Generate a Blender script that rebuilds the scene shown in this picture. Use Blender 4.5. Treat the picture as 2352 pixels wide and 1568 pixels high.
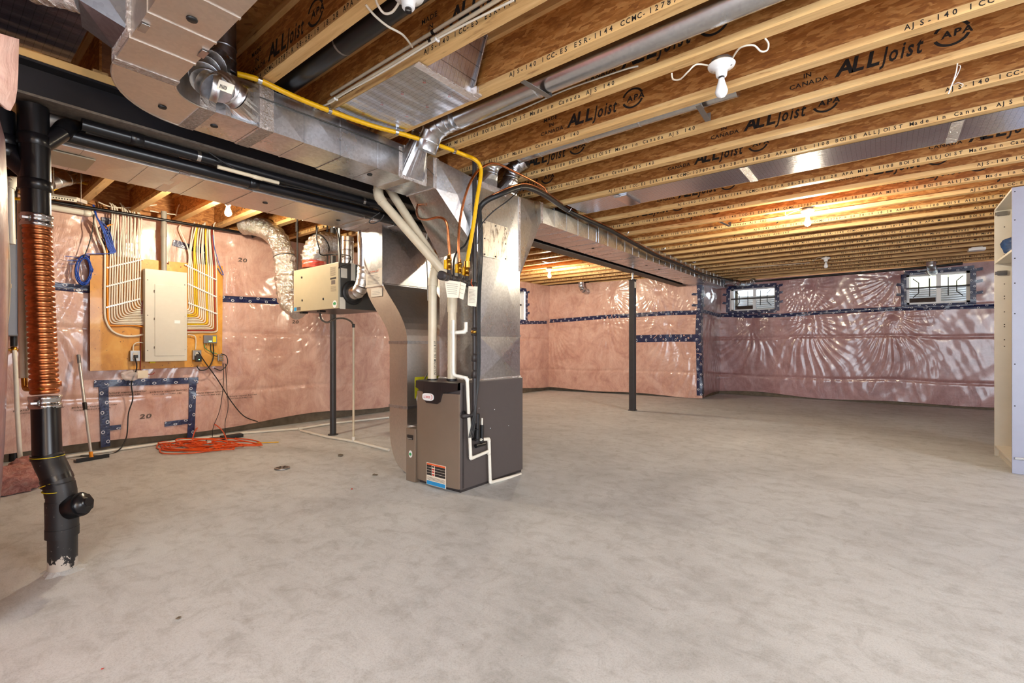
import bpy, bmesh, math, random
import numpy as np
from mathutils import Vector, Matrix
random.seed(7); RNG = np.random.RandomState(7)
for _o in list(bpy.data.objects): bpy.data.objects.remove(_o)
S = bpy.context.scene; COL = S.collection
PI = math.pi
# ------------------------------------------------------------------ camera
F, YAW, Y0, CX, CAMH = 1081.0, math.radians(38.518), 791.3, 1176.0, 1.075
cs, sn = math.cos(YAW), math.sin(YAW)
FW = Vector((-sn, cs, 0)); RT = Vector((cs, sn, 0)); UP = Vector((0, 0, 1)); EYE = Vector((0, 0, CAMH))
cam = bpy.data.cameras.new('camera'); camo = bpy.data.objects.new('camera', cam); COL.objects.link(camo)
camo.location = EYE; camo.rotation_euler = (PI/2, 0, YAW)
cam.sensor_width = 36; cam.lens = 36*F/2352; cam.shift_y = (Y0-784)/2352; cam.clip_start = .02
S.camera = camo
# ------------------------------------------------------------------ light
S.view_settings.view_transform = 'Standard'; S.view_settings.look = 'None'
S.view_settings.exposure = 0.55; S.view_settings.gamma = 1; S.view_settings.use_curve_mapping = False
W = bpy.data.worlds.new('sky'); S.world = W; W.use_nodes = True
_bg = W.node_tree.nodes['Background']; _bg.inputs[0].default_value = (.80, .90, 1, 1); _bg.inputs[1].default_value = 6.0
def area(name, loc, rot, sx, sy, power, col):
    l = bpy.data.lights.new(name, 'AREA'); l.shape = 'RECTANGLE'; l.size = sx; l.size_y = sy; l.energy = power; l.color = col
    o = bpy.data.objects.new(name, l); COL.objects.link(o); o.location = loc; o.rotation_euler = rot; return o
# cool fill lights added out of view behind and beside the camera
area('fill_light_behind', (1.0, -2.4, 2.0), (math.radians(58), 0, 0), 3.4, .8, 24, (.93, .97, 1))
area('fill_light_side', (4.45, 2.2, 2.0), (math.radians(60), 0, PI/2), 3.0, .8, 72, (.90, .95, 1))
BULB_E = 1450.0
S.cycles.max_bounces = 8; S.cycles.diffuse_bounces = 4; S.cycles.glossy_bounces = 4; S.cycles.transmission_bounces = 6
S.cycles.sample_clamp_indirect = 4.0; S.cycles.use_denoising = True
S.cycles.caustics_reflective = False; S.cycles.caustics_refractive = False
# ------------------------------------------------------------------ pixel rays (2352 x 1568 frame) onto real planes
def ray(px, py):
    return FW + RT*((px-CX)/F) + UP*((Y0-py)/F)
def aX(px, py, X): r = ray(px, py); return EYE + r*((X-EYE.x)/r.x)
def aY(px, py, Y): r = ray(px, py); return EYE + r*((Y-EYE.y)/r.y)
def aZ(px, py, Z): r = ray(px, py); return EYE + r*((Z-EYE.z)/r.z)
def aD(px, py, d): return EYE + ray(px, py)*d
# ------------------------------------------------------------------ materials
def srgb(r, g, b):
    f = lambda c: c/12.92 if c <= .04045 else ((c+.055)/1.055)**2.4
    return (f(r/255), f(g/255), f(b/255), 1)
class NT:
    def __init__(s, name):
        s.m = bpy.data.materials.new(name); s.m.use_nodes = True; s.t = s.m.node_tree
        s.b = s.t.nodes['Principled BSDF']; s.n = s.t.nodes; s.l = s.t.links
    def node(s, typ, **kw):
        n = s.n.new(typ)
        for k, v in kw.items():
            if k.startswith('i_'):
                key = k[2:]; key = int(key) if key.isdigit() else key
                n.inputs[key].default_value = v
            else: setattr(n, k, v)
        return n
    def link(s, a, b): s.l.new(a, b)
    def coords(s, scale=(1, 1, 1), src='Object', rot=(0, 0, 0)):
        tc = s.node('ShaderNodeTexCoord'); mp = s.node('ShaderNodeMapping')
        mp.inputs['Scale'].default_value = scale; mp.inputs['Rotation'].default_value = rot
        s.link(tc.outputs[src], mp.inputs[0]); return mp.outputs[0]
    def noise(s, vec, scale, detail=4, rough=.6, dist=0):
        n = s.node('ShaderNodeTexNoise'); n.inputs['Scale'].default_value = scale; n.inputs['Detail'].default_value = detail
        n.inputs['Roughness'].default_value = rough; n.inputs['Distortion'].default_value = dist
        s.link(vec, n.inputs['Vector']); return n.outputs['Fac']
    def ramp(s, fac, stops):
        r = s.node('ShaderNodeValToRGB'); el = r.color_ramp.elements
        while len(el) < len(stops): el.new(.5)
        for e, (p, c) in zip(el, stops):
            e.position = p; e.color = c if len(c) == 4 else (*c, 1)
        s.link(fac, r.inputs[0]); return r.outputs[0]
    def mix(s, fac, a, b, mode='MIX'):
        m = s.node('ShaderNodeMix', data_type='RGBA', blend_type=mode)
        for sock, v in ((m.inputs[0], fac), (m.inputs[6], a), (m.inputs[7], b)):
            if hasattr(v, 'is_linked'): s.link(v, sock)
            elif isinstance(v, (int, float)): sock.default_value = v
            else: sock.default_value = v if len(v) == 4 else (*v, 1)
        return m.outputs[2]
    def math(s, op, a, b=0.0, c=None):
        m = s.node('ShaderNodeMath', operation=op)
        for i, v in enumerate((a, b) if c is None else (a, b, c)):
            if hasattr(v, 'is_linked'): s.link(v, m.inputs[i])
            else: m.inputs[i].default_value = v
        return m.outputs[0]
    def bump(s, h, strength=.3, dist=.01):
        b = s.node('ShaderNodeBump'); b.inputs['Strength'].default_value = strength; b.inputs['Distance'].default_value = dist
        s.link(h, b.inputs['Height']); s.link(b.outputs[0], s.b.inputs['Normal']); return b
    def color(s, c):
        if hasattr(c, 'is_linked'): s.link(c, s.b.inputs['Base Color'])
        else: s.b.inputs['Base Color'].default_value = c if len(c) == 4 else (*c, 1)
    def set(s, **kw):
        for k, v in kw.items():
            k = k.replace('_', ' '); sock = s.b.inputs[k]
            if hasattr(v, 'is_linked'): s.link(v, sock)
            else: sock.default_value = v
        return s
M = {}
def plain(name, c, rough=.5, metal=0, var=.12, scale=14, coat=0, **kw):
    t = NT(name); v = t.coords(); n = t.noise(v, scale, 5, .65)
    lo = tuple(x*(1-var) for x in c[:3]); hi = tuple(min(1, x*(1+var)) for x in c[:3])
    t.color(t.ramp(n, [(.3, lo), (.7, hi)])); t.set(Roughness=rough, Metallic=metal)
    if coat: t.set(Coat_Weight=coat, Coat_Roughness=.12)
    if kw: t.set(**kw)
    M[name] = t.m; return t
plain('abs_black', srgb(17, 17, 21), .28)
plain('black_rubber', srgb(22, 21, 22), .45)
plain('black_iron', srgb(48, 42, 42), .5, 0, .25, 40)
plain('pvc_white', srgb(226, 222, 210), .3, 0, .05)
plain('pvc_cream', srgb(214, 199, 172), .35, 0, .06)
plain('cable_white', srgb(225, 216, 200), .4, 0, .05)
plain('cable_yellow', srgb(228, 190, 30), .4, 0, .06)
plain('cable_orange', srgb(226, 140, 20), .4, 0, .06)
plain('cable_red', srgb(150, 40, 28), .4, 0, .06)
plain('cable_blue', srgb(22, 70, 165), .4, 0, .12)
plain('cord_orange', srgb(224, 84, 22), .45, 0, .1)
plain('gas_yellow', srgb(232, 178, 10), .35, 0, .08, 30)
plain('copper', srgb(196, 122, 78), .3, 1, .35, 25); plain('aluminium', srgb(200, 198, 196), .35, .5, .05)
plain('brass', srgb(186, 140, 62), .3, 1, .2, 30)
plain('chrome', srgb(205, 207, 210), .16, 1, .1)
plain('panel_white', srgb(206, 201, 188), .4, 0, .03)
plain('porcelain', srgb(238, 238, 238), .12, 0, .02)
plain('bulb_off', srgb(236, 238, 242), .18, 0, .01)
plain('paper', srgb(226, 214, 194), .8, 0, .05)
plain('melamine', srgb(222, 218, 208), .4, 0, .04, 6)
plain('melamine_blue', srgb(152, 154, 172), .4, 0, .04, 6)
plain('dark_cab', srgb(80, 73, 72), .38, 0, .04)
plain('hrv_beige', srgb(180, 168, 140), .4, .1, .03)
plain('hrv_grey', srgb(78, 76, 72), .35, .3, .05)
plain('heater_grey', srgb(120, 120, 124), .4, .2, .04)
plain('door_bronze', srgb(150, 132, 116), .34, .55, .05, 3)
plain('trim_black', srgb(40, 34, 34), .28)
plain('conduit_grey', srgb(148, 146, 138), .45, 0, .05)
plain('steel_beam', srgb(34, 32, 36), .42, .2, .2, 5)
plain('steel_dusty', srgb(104, 94, 84), .7, 0, .3, 40)
plain('post_paint', srgb(56, 54, 56), .45, .1, .15, 8)
plain('concrete_dark', srgb(110, 98, 82), .9, 0, .3, 9)
plain('ink_black', srgb(30, 24, 22), .8, 0, .05)
plain('ink_grey', srgb(96, 84, 78), .8, 0, .05)
plain('ink_red', srgb(196, 46, 34), .7, 0, .05)
plain('ink_orange', srgb(226, 92, 40), .7, 0, .05)
plain('ink_white', srgb(232, 232, 230), .6, 0, .02)
plain('ink_blue', srgb(36, 140, 200), .6, 0, .05)
plain('ink_green', srgb(60, 150, 90), .6, 0, .05)
plain('ink_yellow', srgb(226, 206, 30), .6, 0, .05)
plain('red_tape', srgb(224, 66, 34), .4, 0, .15, 40)
plain('steel_strap', srgb(150, 146, 142), .35, .8, .1)
plain('broom_grey', srgb(96, 92, 92), .6, 0, .1)
plain('sheet_clear', srgb(220, 200, 200), .12, 0, .05)
plain('bag_blue', srgb(36, 66, 110), .3, 0, .4, 30)
plain('well_steel', srgb(196, 200, 204), .4, .4, .1, 8)
plain('timber', srgb(214, 170, 108), .6, 0, .12, 6)
plain('yellow_filter', srgb(180, 170, 20), .5, 0, .1)
plain('window_white', srgb(236, 238, 240), .35, 0, .02)
plain('brown_board', srgb(70, 46, 34), .7, 0, .2)
plain('siding', srgb(196, 196, 160), .7, 0, .05)
# galvanised sheet
def galv(name, base, rough=.3, spangle=.10):
    t = NT(name); v = t.coords()
    vo = t.node('ShaderNodeTexVoronoi', i_Scale=70.0); t.link(v, vo.inputs['Vector'])
    bw = t.node('ShaderNodeRGBToBW'); t.link(vo.outputs['Color'], bw.inputs[0])
    n = t.noise(v, 3.5, 5, .6)
    lo = tuple(x*(1-spangle) for x in base[:3]); hi = tuple(min(1, x*(1+spangle)) for x in base[:3])
    c1 = t.ramp(bw.outputs[0], [(.2, lo), (.8, hi)])
    t.color(t.mix(t.math('MULTIPLY', n, .3), c1, tuple(x*.8 for x in base[:3])))
    t.set(Metallic=1, Roughness=t.math('MULTIPLY_ADD', n, .22, rough-.08))
    nb = t.noise(v, 1.6, 2, .5); t.bump(nb, .10, .02)
    M[name] = t.m
galv('galv', srgb(210, 213, 218), .26); galv('galv_pipe', srgb(214, 216, 220), .2, .05)
galv('galv_warm', srgb(222, 214, 206), .36, .04)
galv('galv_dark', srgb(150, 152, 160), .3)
t = NT('galv_stained'); v = t.coords((1, 6, 2.2)); n = t.noise(v, 4.5, 6, .7, .4); n2 = t.noise(t.coords(), 22, 4, .7)
t.color(t.mix(t.ramp(n, [(.5, (0, 0, 0)), (.66, (1, 1, 1))]), srgb(206, 200, 190), t.ramp(n2, [(.35, srgb(60, 46, 34)), (.65, srgb(150, 124, 92))])))
t.set(Metallic=t.ramp(n, [(.5, (1, 1, 1)), (.62, (.2, .2, .2))]), Roughness=.42); M['galv_stained'] = t.m
# foil
def foil(name, base, rough, crink, scale, grid=None):
    t = NT(name); v = t.coords(); n = t.noise(v, scale, 6, .7, .6)
    col = base
    if grid:
        w = []
        for ax in (0, 1):
            sx = t.node('ShaderNodeSeparateXYZ'); t.link(v, sx.inputs[0])
            fr = t.math('FRACT', t.math('MULTIPLY', sx.outputs[ax], 1/grid)); w.append(t.math('LESS_THAN', fr, .06))
        g = t.math('MAXIMUM', w[0], w[1]); t.color(t.mix(g, base, tuple(x*.5 for x in base[:3])))
    else: t.color(base)
    t.set(Metallic=1, Roughness=rough); t.bump(n, crink, .02); M[name] = t.m
foil('foil_tape', srgb(225, 215, 208), .22, .8, 60)
foil('foil_flex', srgb(232, 229, 222), .14, 1.0, 30)
foil('foil_board', srgb(214, 216, 224), .2, .12, 30, .028)
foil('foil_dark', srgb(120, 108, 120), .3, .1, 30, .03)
# OSB webs and deck
def osb(name, c0, c1, c2):
    t = NT(name); cols = []
    for rot, sc, w in ((.55, 1.0, 0), (-.45, 1.25, 3.1), (.1, 2.4, 7.7)):
        v = t.coords((11*sc, 11*sc, 46*sc), rot=(0, rot, 0)); nv = t.node('ShaderNodeTexNoise', i_Scale=1.1); t.link(v, nv.inputs['Vector'])
        vm = t.node('ShaderNodeVectorMath', operation='MULTIPLY_ADD'); t.link(nv.outputs['Color'], vm.inputs[0]); vm.inputs[1].default_value = (.55, .55, .55); t.link(v, vm.inputs[2])
        vo = t.node('ShaderNodeTexVoronoi', i_Scale=1.2); vo.distance = 'CHEBYCHEV'; t.link(vm.outputs[0], vo.inputs['Vector'])
        bw = t.node('ShaderNodeRGBToBW'); t.link(vo.outputs['Color'], bw.inputs[0]); cols.append(bw.outputs[0])
    sel = t.ramp(t.noise(t.coords((5, 5, 9)), 2.2, 3, .5), [(.46, (0, 0, 0)), (.54, (1, 1, 1))])
    m = t.mix(sel, t.ramp(cols[0], [(0, (0, 0, 0)), (1, (1, 1, 1))]), t.ramp(cols[1], [(0, (0, 0, 0)), (1, (1, 1, 1))]))
    m = t.mix(.15, m, t.ramp(cols[2], [(0, (0, 0, 0)), (1, (1, 1, 1))]))
    base = t.ramp(m, [(.22, c0), (.48, c1), (.76, c2)])
    f = t.noise(t.coords((14, 14, 60), rot=(0, .25, 0)), 2.0, 6, .7)
    t.color(t.mix(.6, base, t.ramp(f, [(.3, (.62, .58, .55)), (.6, (1, 1, 1))]), 'MULTIPLY'))
    t.set(Roughness=.6); t.bump(f, .15, .004); M[name] = t.m
osb('osb_web', srgb(150, 92, 40), srgb(176, 114, 53), srgb(204, 146, 82))
osb('osb_deck', srgb(136, 86, 40), srgb(158, 104, 52), srgb(178, 124, 68))
t = NT('lumber'); v = t.coords((.6, 9, 9)); n = t.noise(v, 4, 6, .65, .5); n2 = t.noise(t.coords((2.2, 14, 14)), 3, 3, .5)
t.color(t.mix(t.ramp(n2, [(.62, (0, 0, 0)), (.78, (1, 1, 1))]), t.ramp(n, [(.25, srgb(198, 150, 92)), (.6, srgb(228, 188, 128)), (.8, srgb(240, 206, 150))]), srgb(150, 98, 50)))
t.set(Roughness=.55); t.bump(n, .1, .003); M['lumber'] = t.m
t = NT('plywood'); v = t.coords((8, 1.2, .9)); n = t.noise(v, 3.2, 6, .6, 1.2); n3 = t.noise(t.coords(), 30, 2)
t.color(t.mix(t.ramp(n3, [(.66, (0, 0, 0)), (.72, (1, 1, 1))]), t.ramp(n, [(.25, srgb(176, 112, 26)), (.55, srgb(214, 152, 56)), (.8, srgb(232, 182, 92))]), srgb(120, 70, 26)))
t.set(Roughness=.45, Coat_Weight=.2); M['plywood'] = t.m
# concrete slab
t = NT('concrete'); v = t.coords()
n1 = t.noise(v, .55, 6, .6, .8); n2 = t.noise(t.coords((1, 2.6, 1), rot=(0, 0, .5)), 2.6, 8, .7, 1.0); n3 = t.noise(v, 45, 3, .7); n4 = t.noise(v, 8, 6, .75, .6)
c = t.ramp(n1, [(.28, srgb(184, 187, 188)), (.5, srgb(208, 211, 213)), (.72, srgb(222, 226, 228))])
c = t.mix(.55, c, t.ramp(n2, [(.25, (.62, .61, .59)), (.55, (.95, .95, .94)), (.8, (1, 1, 1))]), 'MULTIPLY')
c = t.mix(.7, c, t.ramp(n4, [(.3, (.66, .65, .63)), (.52, (1, 1, 1))]), 'MULTIPLY')
n5 = t.noise(v, 160, 2, .8); c = t.mix(.35, c, t.ramp(n5, [(.35, (.6, .6, .6)), (.55, (1, 1, 1))]), 'MULTIPLY')
c = t.mix(t.ramp(n3, [(.70, (0, 0, 0)), (.76, (.7, .7, .7))]), c, srgb(120, 110, 98))
t.color(c); t.set(Roughness=t.math('MULTIPLY_ADD', n2, .3, .5), Specular_IOR_Level=.35)
t.bump(t.math('ADD', n2, t.math('MULTIPLY', n4, .5)), .18, .01); M['concrete'] = t.m
# insulation behind polyethylene
def poly(name, c0, c1, c2, sc=1):
    t = NT(name); v = t.coords(); n = t.noise(v, 3.0, 8, .72, .8); n2 = t.noise(t.coords((3, 3, 1)), 5, 5, .7, 1.5)
    c = t.ramp(n, [(.3, c0), (.5, c1), (.7, c2)])
    c = t.mix(.35, c, t.ramp(n2, [(.3, (.72, .6, .58)), (.55, (1, 1, 1))]), 'MULTIPLY')
    t.color(c); t.set(Roughness=.35, Specular_IOR_Level=.5, Coat_Weight=.85, Coat_Roughness=.13)
    w = t.noise(t.coords((2.2, 2.2, .5)), 5, 5, .6, .8); t.bump(w, .3, .03); M[name] = t.m
poly('poly_pink', srgb(184, 138, 124), srgb(211, 169, 153), srgb(228, 194, 178))
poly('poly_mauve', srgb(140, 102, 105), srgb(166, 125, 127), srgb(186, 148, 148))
t = NT('batt_pink'); v = t.coords(); n = t.noise(v, 22, 8, .75, 1.0)
t.color(t.ramp(n, [(.25, srgb(176, 96, 90)), (.5, srgb(226, 158, 146)), (.75, srgb(246, 206, 194))])); t.set(Roughness=.95); t.bump(n, 1.0, .03); M['batt_pink'] = t.m
# seam tape: navy film with pale oval marks laid along the UV
t = NT('seam_tape'); tc = t.node('ShaderNodeTexCoord'); sp = t.node('ShaderNodeSeparateXYZ'); t.link(tc.outputs['UV'], sp.inputs[0])
def oval(off, cy):
    u = t.math('SUBTRACT', t.math('FRACT', t.math('ADD', t.math('MULTIPLY', sp.outputs[0], 5.0), off)), .5)
    a = t.math('POWER', t.math('MULTIPLY', u, 11.0), 2.0); b = t.math('POWER', t.math('MULTIPLY', t.math('SUBTRACT', sp.outputs[1], cy), 5.0), 2.0)
    r = t.math('ADD', a, b); return t.math('MULTIPLY', t.math('LESS_THAN', r, 1.0), t.math('GREATER_THAN', r, .35))
ov = t.math('MAXIMUM', oval(0, .28), oval(.5, .78)); nz = t.noise(t.coords(), 40, 4)
t.color(t.mix(ov, t.ramp(nz, [(.3, srgb(14, 20, 52)), (.7, srgb(30, 42, 92))]), srgb(206, 208, 218)))
t.set(Roughness=.28, Coat_Weight=.3); t.bump(nz, .35, .01); M['seam_tape'] = t.m
t = NT('window_glass'); t.color((1, 1, 1)); t.set(Roughness=.02, Transmission_Weight=1, IOR=1.02, Specular_IOR_Level=.3); M['glass'] = t.m
t = NT('clear_sheet'); t.color((1, .95, .95)); t.set(Roughness=.15, Alpha=.35); M['clear_sheet'] = t.m
def emit(name, c, e):
    t = NT(name); t.color((.9, .9, .9)); t.set(Emission_Color=c, Emission_Strength=e); M[name] = t.m
emit('bulb_lit', (1, .86, .63, 1), BULB_E)
emit('led_green', (.1, 1, .3, 1), 3)
# painted black drain with plaster flakes at its foot
t = NT('abs_worn'); v = t.coords(); n = t.noise(v, 16, 5, .7); n2 = t.noise(v, 60, 3, .7); sp = t.node('ShaderNodeSeparateXYZ'); t.link(v, sp.inputs[0])
low = t.math('LESS_THAN', sp.outputs[2], t.math('MULTIPLY_ADD', n, .55, -.22))
c = t.mix(t.ramp(n2, [(.66, (0, 0, 0)), (.7, (1, 1, 1))]), srgb(30, 29, 31), srgb(120, 114, 108)); c = t.mix(low, c, srgb(186, 178, 168))
t.color(c); t.set(Roughness=.45); M['abs_worn'] = t.m
# ------------------------------------------------------------------ mesh builder
class MB:
    def __init__(s): s.v = []; s.f = []; s.sm = []; s.uv = None
    def add(s, vs, fs, smooth=False):
        o = len(s.v); s.v += [tuple(p) for p in vs]; s.f += [tuple(i+o for i in f) for f in fs]; s.sm += [smooth]*len(fs); return s
    def hexa(s, a, b):                       # two quads a,b (4 points each) joined to a closed box
        return s.add(list(a)+list(b), [(3, 2, 1, 0), (4, 5, 6, 7), (0, 1, 5, 4), (1, 2, 6, 5), (2, 3, 7, 6), (3, 0, 4, 7)])
    def box(s, lo, hi):
        x0, y0, z0 = lo; x1, y1, z1 = hi
        return s.hexa([(x0, y0, z0), (x1, y0, z0), (x1, y1, z0), (x0, y1, z0)], [(x0, y0, z1), (x1, y0, z1), (x1, y1, z1), (x0, y1, z1)])
    def bbox(s, lo, hi, b=.004):             # box with chamfered edges
        bm = bmesh.new(); bmesh.ops.create_cube(bm, size=1)
        for v in bm.verts: v.co = Vector([(lo[i]+hi[i])/2 + v.co[i]*(hi[i]-lo[i]) for i in range(3)])
        bmesh.ops.bevel(bm, geom=bm.edges[:], offset=b, segments=2, affect='EDGES', profile=.6)
        bm.verts.index_update(); s.add([v.co[:] for v in bm.verts], [[v.index for v in f.verts] for f in bm.faces]); bm.free(); return s
    def slab(s, pts, off):                   # polygon extruded by a vector
        n = len(pts); off = Vector(off); q = [Vector(p)+off for p in pts]
        return s.add(list(pts)+q, [tuple(range(n))[::-1], tuple(range(n, 2*n))]+[(i, (i+1) % n, n+(i+1) % n, n+i) for i in range(n)])
    def tube(s, path, r, seg=10, cap=True):
        P = [Vector(p) for p in path]; n = len(P); rs = r if isinstance(r, (list, tuple)) else [r]*n
        T = []
        for i in range(n):
            a = (P[i]-P[i-1]).normalized() if i and (P[i]-P[i-1]).length > 1e-9 else None
            b = (P[i+1]-P[i]).normalized() if i < n-1 and (P[i+1]-P[i]).length > 1e-9 else None
            T.append(((a or b)+(b or a)).normalized() if (a or b) else Vector((0, 0, 1)))
        ref = Vector((0, 0, 1)) if abs(T[0].z) < .9 else Vector((1, 0, 0))
        u = T[0].cross(ref).normalized(); vs = []
        for i in range(n):
            u = (u - T[i]*u.dot(T[i])).normalized(); w = T[i].cross(u)
            k = 1.0
            if 0 < i < n-1:
                c = max(.35, T[i].dot((P[i]-P[i-1]).normalized())); k = 1/c
            bis = None
            for j in range(seg):
                a = 2*PI*j/seg; vs.append(P[i]+(u*math.cos(a)+w*math.sin(a))*rs[i])
        fs = [(i*seg+j, i*seg+(j+1) % seg, (i+1)*seg+(j+1) % seg, (i+1)*seg+j) for i in range(n-1) for j in range(seg)]
        s.add(vs, fs, True)
        if cap:
            s.add(vs[:seg], [tuple(range(seg))[::-1]]); s.add(vs[-seg:], [tuple(range(seg))])
        return s
    def cyl(s, a, b, r, seg=16): return s.tube([a, b], r, seg)
    def lathe(s, prof, base, axis=(0, 0, 1), seg=20):
        ax = Vector(axis).normalized(); ref = Vector((1, 0, 0)) if abs(ax.x) < .9 else Vector((0, 1, 0))
        u = ax.cross(ref).normalized(); w = ax.cross(u); B = Vector(base); vs = []
        for r, h in prof:
            for j in range(seg):
                a = 2*PI*j/seg; vs.append(B+ax*h+(u*math.cos(a)+w*math.sin(a))*max(r, 1e-5))
        n = len(prof)
        return s.add(vs, [(i*seg+j, i*seg+(j+1) % seg, (i+1)*seg+(j+1) % seg, (i+1)*seg+j) for i in range(n-1) for j in range(seg)], True)
    def build(s, name, mat, parent=None, at=None):
        me = bpy.data.meshes.new(name); O = Vector(at) if at is not None else (worldloc(parent) if parent else Vector((0, 0, 0)))
        me.from_pydata([(p[0]-O.x, p[1]-O.y, p[2]-O.z) for p in s.v], [], s.f); me.validate()
        if len(me.polygons) == len(s.sm): me.polygons.foreach_set('use_smooth', s.sm)
        if s.uv is not None and len(me.polygons) == len(s.f):
            L = me.uv_layers.new(name='UVMap'); me.update()
            vi = np.zeros(len(me.loops), int); me.loops.foreach_get('vertex_index', vi); L.data.foreach_set('uv', np.array(s.uv, 'f')[vi].ravel())
        me.materials.append(M[mat]); o = bpy.data.objects.new(name, me); COL.objects.link(o)
        if parent: o.parent = parent; o.location = O-worldloc(parent)
        else: o.location = O
        bm = bmesh.new(); bm.from_mesh(me)
        if s.uv is None: bmesh.ops.recalc_face_normals(bm, faces=bm.faces)
        bm.to_mesh(me); bm.free(); return o
def worldloc(o):
    v = Vector((0, 0, 0))
    while o: v += o.location; o = o.parent
    return v
def tag(o, label, cat, group=None):
    o['label'] = label; o['category'] = cat
    if group: o['group'] = group
    return o
def thing(name, label, cat, loc=(0, 0, 0), group=None):
    o = bpy.data.objects.new(name, None); COL.objects.link(o); o.location = loc; o.empty_display_size = .05
    return tag(o, label, cat, group)
def struct(o): o['kind'] = 'structure'; return o
def copytree(o, loc, parent=None):
    c = o.copy(); COL.objects.link(c)
    if parent: c.parent = parent
    else: c.location = loc
    for ch in o.children: copytree(ch, None, c)
    return c
def smoothpath(pts, n=6):                     # Catmull-Rom
    P = [Vector(p) for p in pts]; out = []
    for i in range(len(P)-1):
        a, b, c, d = P[max(i-1, 0)], P[i], P[i+1], P[min(i+2, len(P)-1)]
        for k in range(n):
            t = k/n; out.append(.5*((2*b)+(c-a)*t+(2*a-5*b+4*c-d)*t*t+(3*b-a-3*c+d)*t**3))
    return out+[P[-1]]
# ------------------------------------------------------------------ lettering
_gl = {}
def glyph(ch, bold=False):
    key = (ch, bold)
    if key not in _gl:
        cu = bpy.data.curves.new('glyph', 'FONT'); cu.body = ch; cu.size = 1; cu.resolution_u = 2; cu.offset = .034 if bold else .02
        o = bpy.data.objects.new('glyph', cu); COL.objects.link(o); bpy.context.view_layer.update()
        me = bpy.data.meshes.new_from_object(o.evaluated_get(bpy.context.evaluated_depsgraph_get()))
        vs = [(v.co.x, v.co.y) for v in me.vertices]; fs = [tuple(p.vertices) for p in me.polygons]
        bpy.data.objects.remove(o); bpy.data.curves.remove(cu); bpy.data.meshes.remove(me)
        w = max((p[0] for p in vs), default=.3); _gl[key] = (vs, fs, w)
    return _gl[key]
def lettering(text, height, pitch=None, shear=0, wide=1.0, bold=False):
    """flat glyph outlines -> list of 2-D points and faces; pitch = fixed advance"""
    vs, fs, x = [], [], 0
    for ch in text:
        if ch == ' ': x += pitch or height*.45; continue
        g, gf, w = glyph(ch, bold); o = len(vs)
        for a, b in gf and g or g: vs.append((x+(a*wide+b*shear)*height*1.37, b*height*1.37))
        fs += [tuple(i+o for i in f) for f in gf]; x += pitch or (w*wide+.09)*height*1.37
    return vs, fs, x
def write(text, height, origin, udir, vdir, mat, name, parent, pitch=None, shear=0, wide=1.0, warp=None):
    vs, fs, w = lettering(text, height, pitch, shear, wide); O = Vector(origin); U = Vector(udir); V = Vector(vdir); b = MB()
    b.add([warp(a, c) if warp else O+U*a+V*c for a, c in vs], fs); b.uv = [(0, 0)]*len(b.v)
    return b.build(name, mat, parent)
# ================================================================== setting
ZJ = CAMH+1.394; FH, FD, WEB = .038, .0635, .0095; ZD = ZJ+.302; SP = .4064
XL, XBEAM0, XBEAM1 = -6.30, -3.331, -3.17
def jfar(k): return 2.394+SP*k
# floor
b = MB(); nx, ny = 60, 70
for j in range(ny+1):
    for i in range(nx+1):
        x = -6.6+11.4*i/nx; y = -2.8+14.4*j/ny
        b.v.append((x, y, .0025*math.sin(x*1.7+y*.9)*math.sin(y*1.3-x*.4)-.002))
b.f = [(j*(nx+1)+i, j*(nx+1)+i+1, (j+1)*(nx+1)+i+1, (j+1)*(nx+1)+i) for j in range(ny) for i in range(nx)]; b.sm = [True]*len(b.f)
b.uv = [(0, 0)]*len(b.v); floor = struct(b.build('floor', 'concrete'))
# ceiling: deck sheets with the joists hung under them
ceil_ = struct(MB().box((-6.6, -2.8, ZD), (4.8, 11.6, ZD+.02)).build('ceiling', 'osb_deck'))
STR = 'AJS-140 ICC-ES ESR-1144 CCMC-12787-R 08-28-19 18:28 APA MILL 1108 BOISE ALLJOIST Made in Canada AJS 140'
PIT = .0262; PER = len(STR)*PIT+1.66; MADE = STR.index('Made')*PIT
def ink_mesh(items, name):                  # [(text,height,x,z,pitch,shear,wide)]
    b = MB()
    for tx, h, x, z, p, sh, wd in items:
        vs, fs, w = lettering(tx, h, p, sh, wd, tx in ('ALL', 'APA')); b.add([(x+a, 0, z+c) for a, c in vs], fs)
    return b
def ring(b, x, z, r0, r1, a0, a1, n=22):
    vs = []; 
    for i in range(n+1):
        a = a0+(a1-a0)*i/n; vs += [(x+r0*1.15*math.cos(a), 0, z+r0*math.sin(a)), (x+r1*1.15*math.cos(a), 0, z+r1*math.sin(a))]
    b.add(vs, [(2*i, 2*i+1, 2*i+3, 2*i+2) for i in range(n)])
bl = ink_mesh([(STR, .022, 0, 0, PIT, 0, .72)], 'line')
bw = ink_mesh([('MADE', .026, 0, .05, None, 0, 1.1), ('IN', .026, .045, .005, None, 0, 1.1), ('CANADA', .026, -.025, -.04, None, 0, 1.15)], 'x')
bw2 = ink_mesh([('ALL', .082, .2, -.01, .066, .18, 1.0), ('Joist', .085, .40, -.012, None, .18, .62), ('APA', .034, .635, .022, None, .1, 1.15)], 'y')
ring(bw2, .672, .038, .050, .062, .35, PI-.35); ring(bw2, .672, .038, .050, .062, PI+.35, 2*PI-.35)
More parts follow.
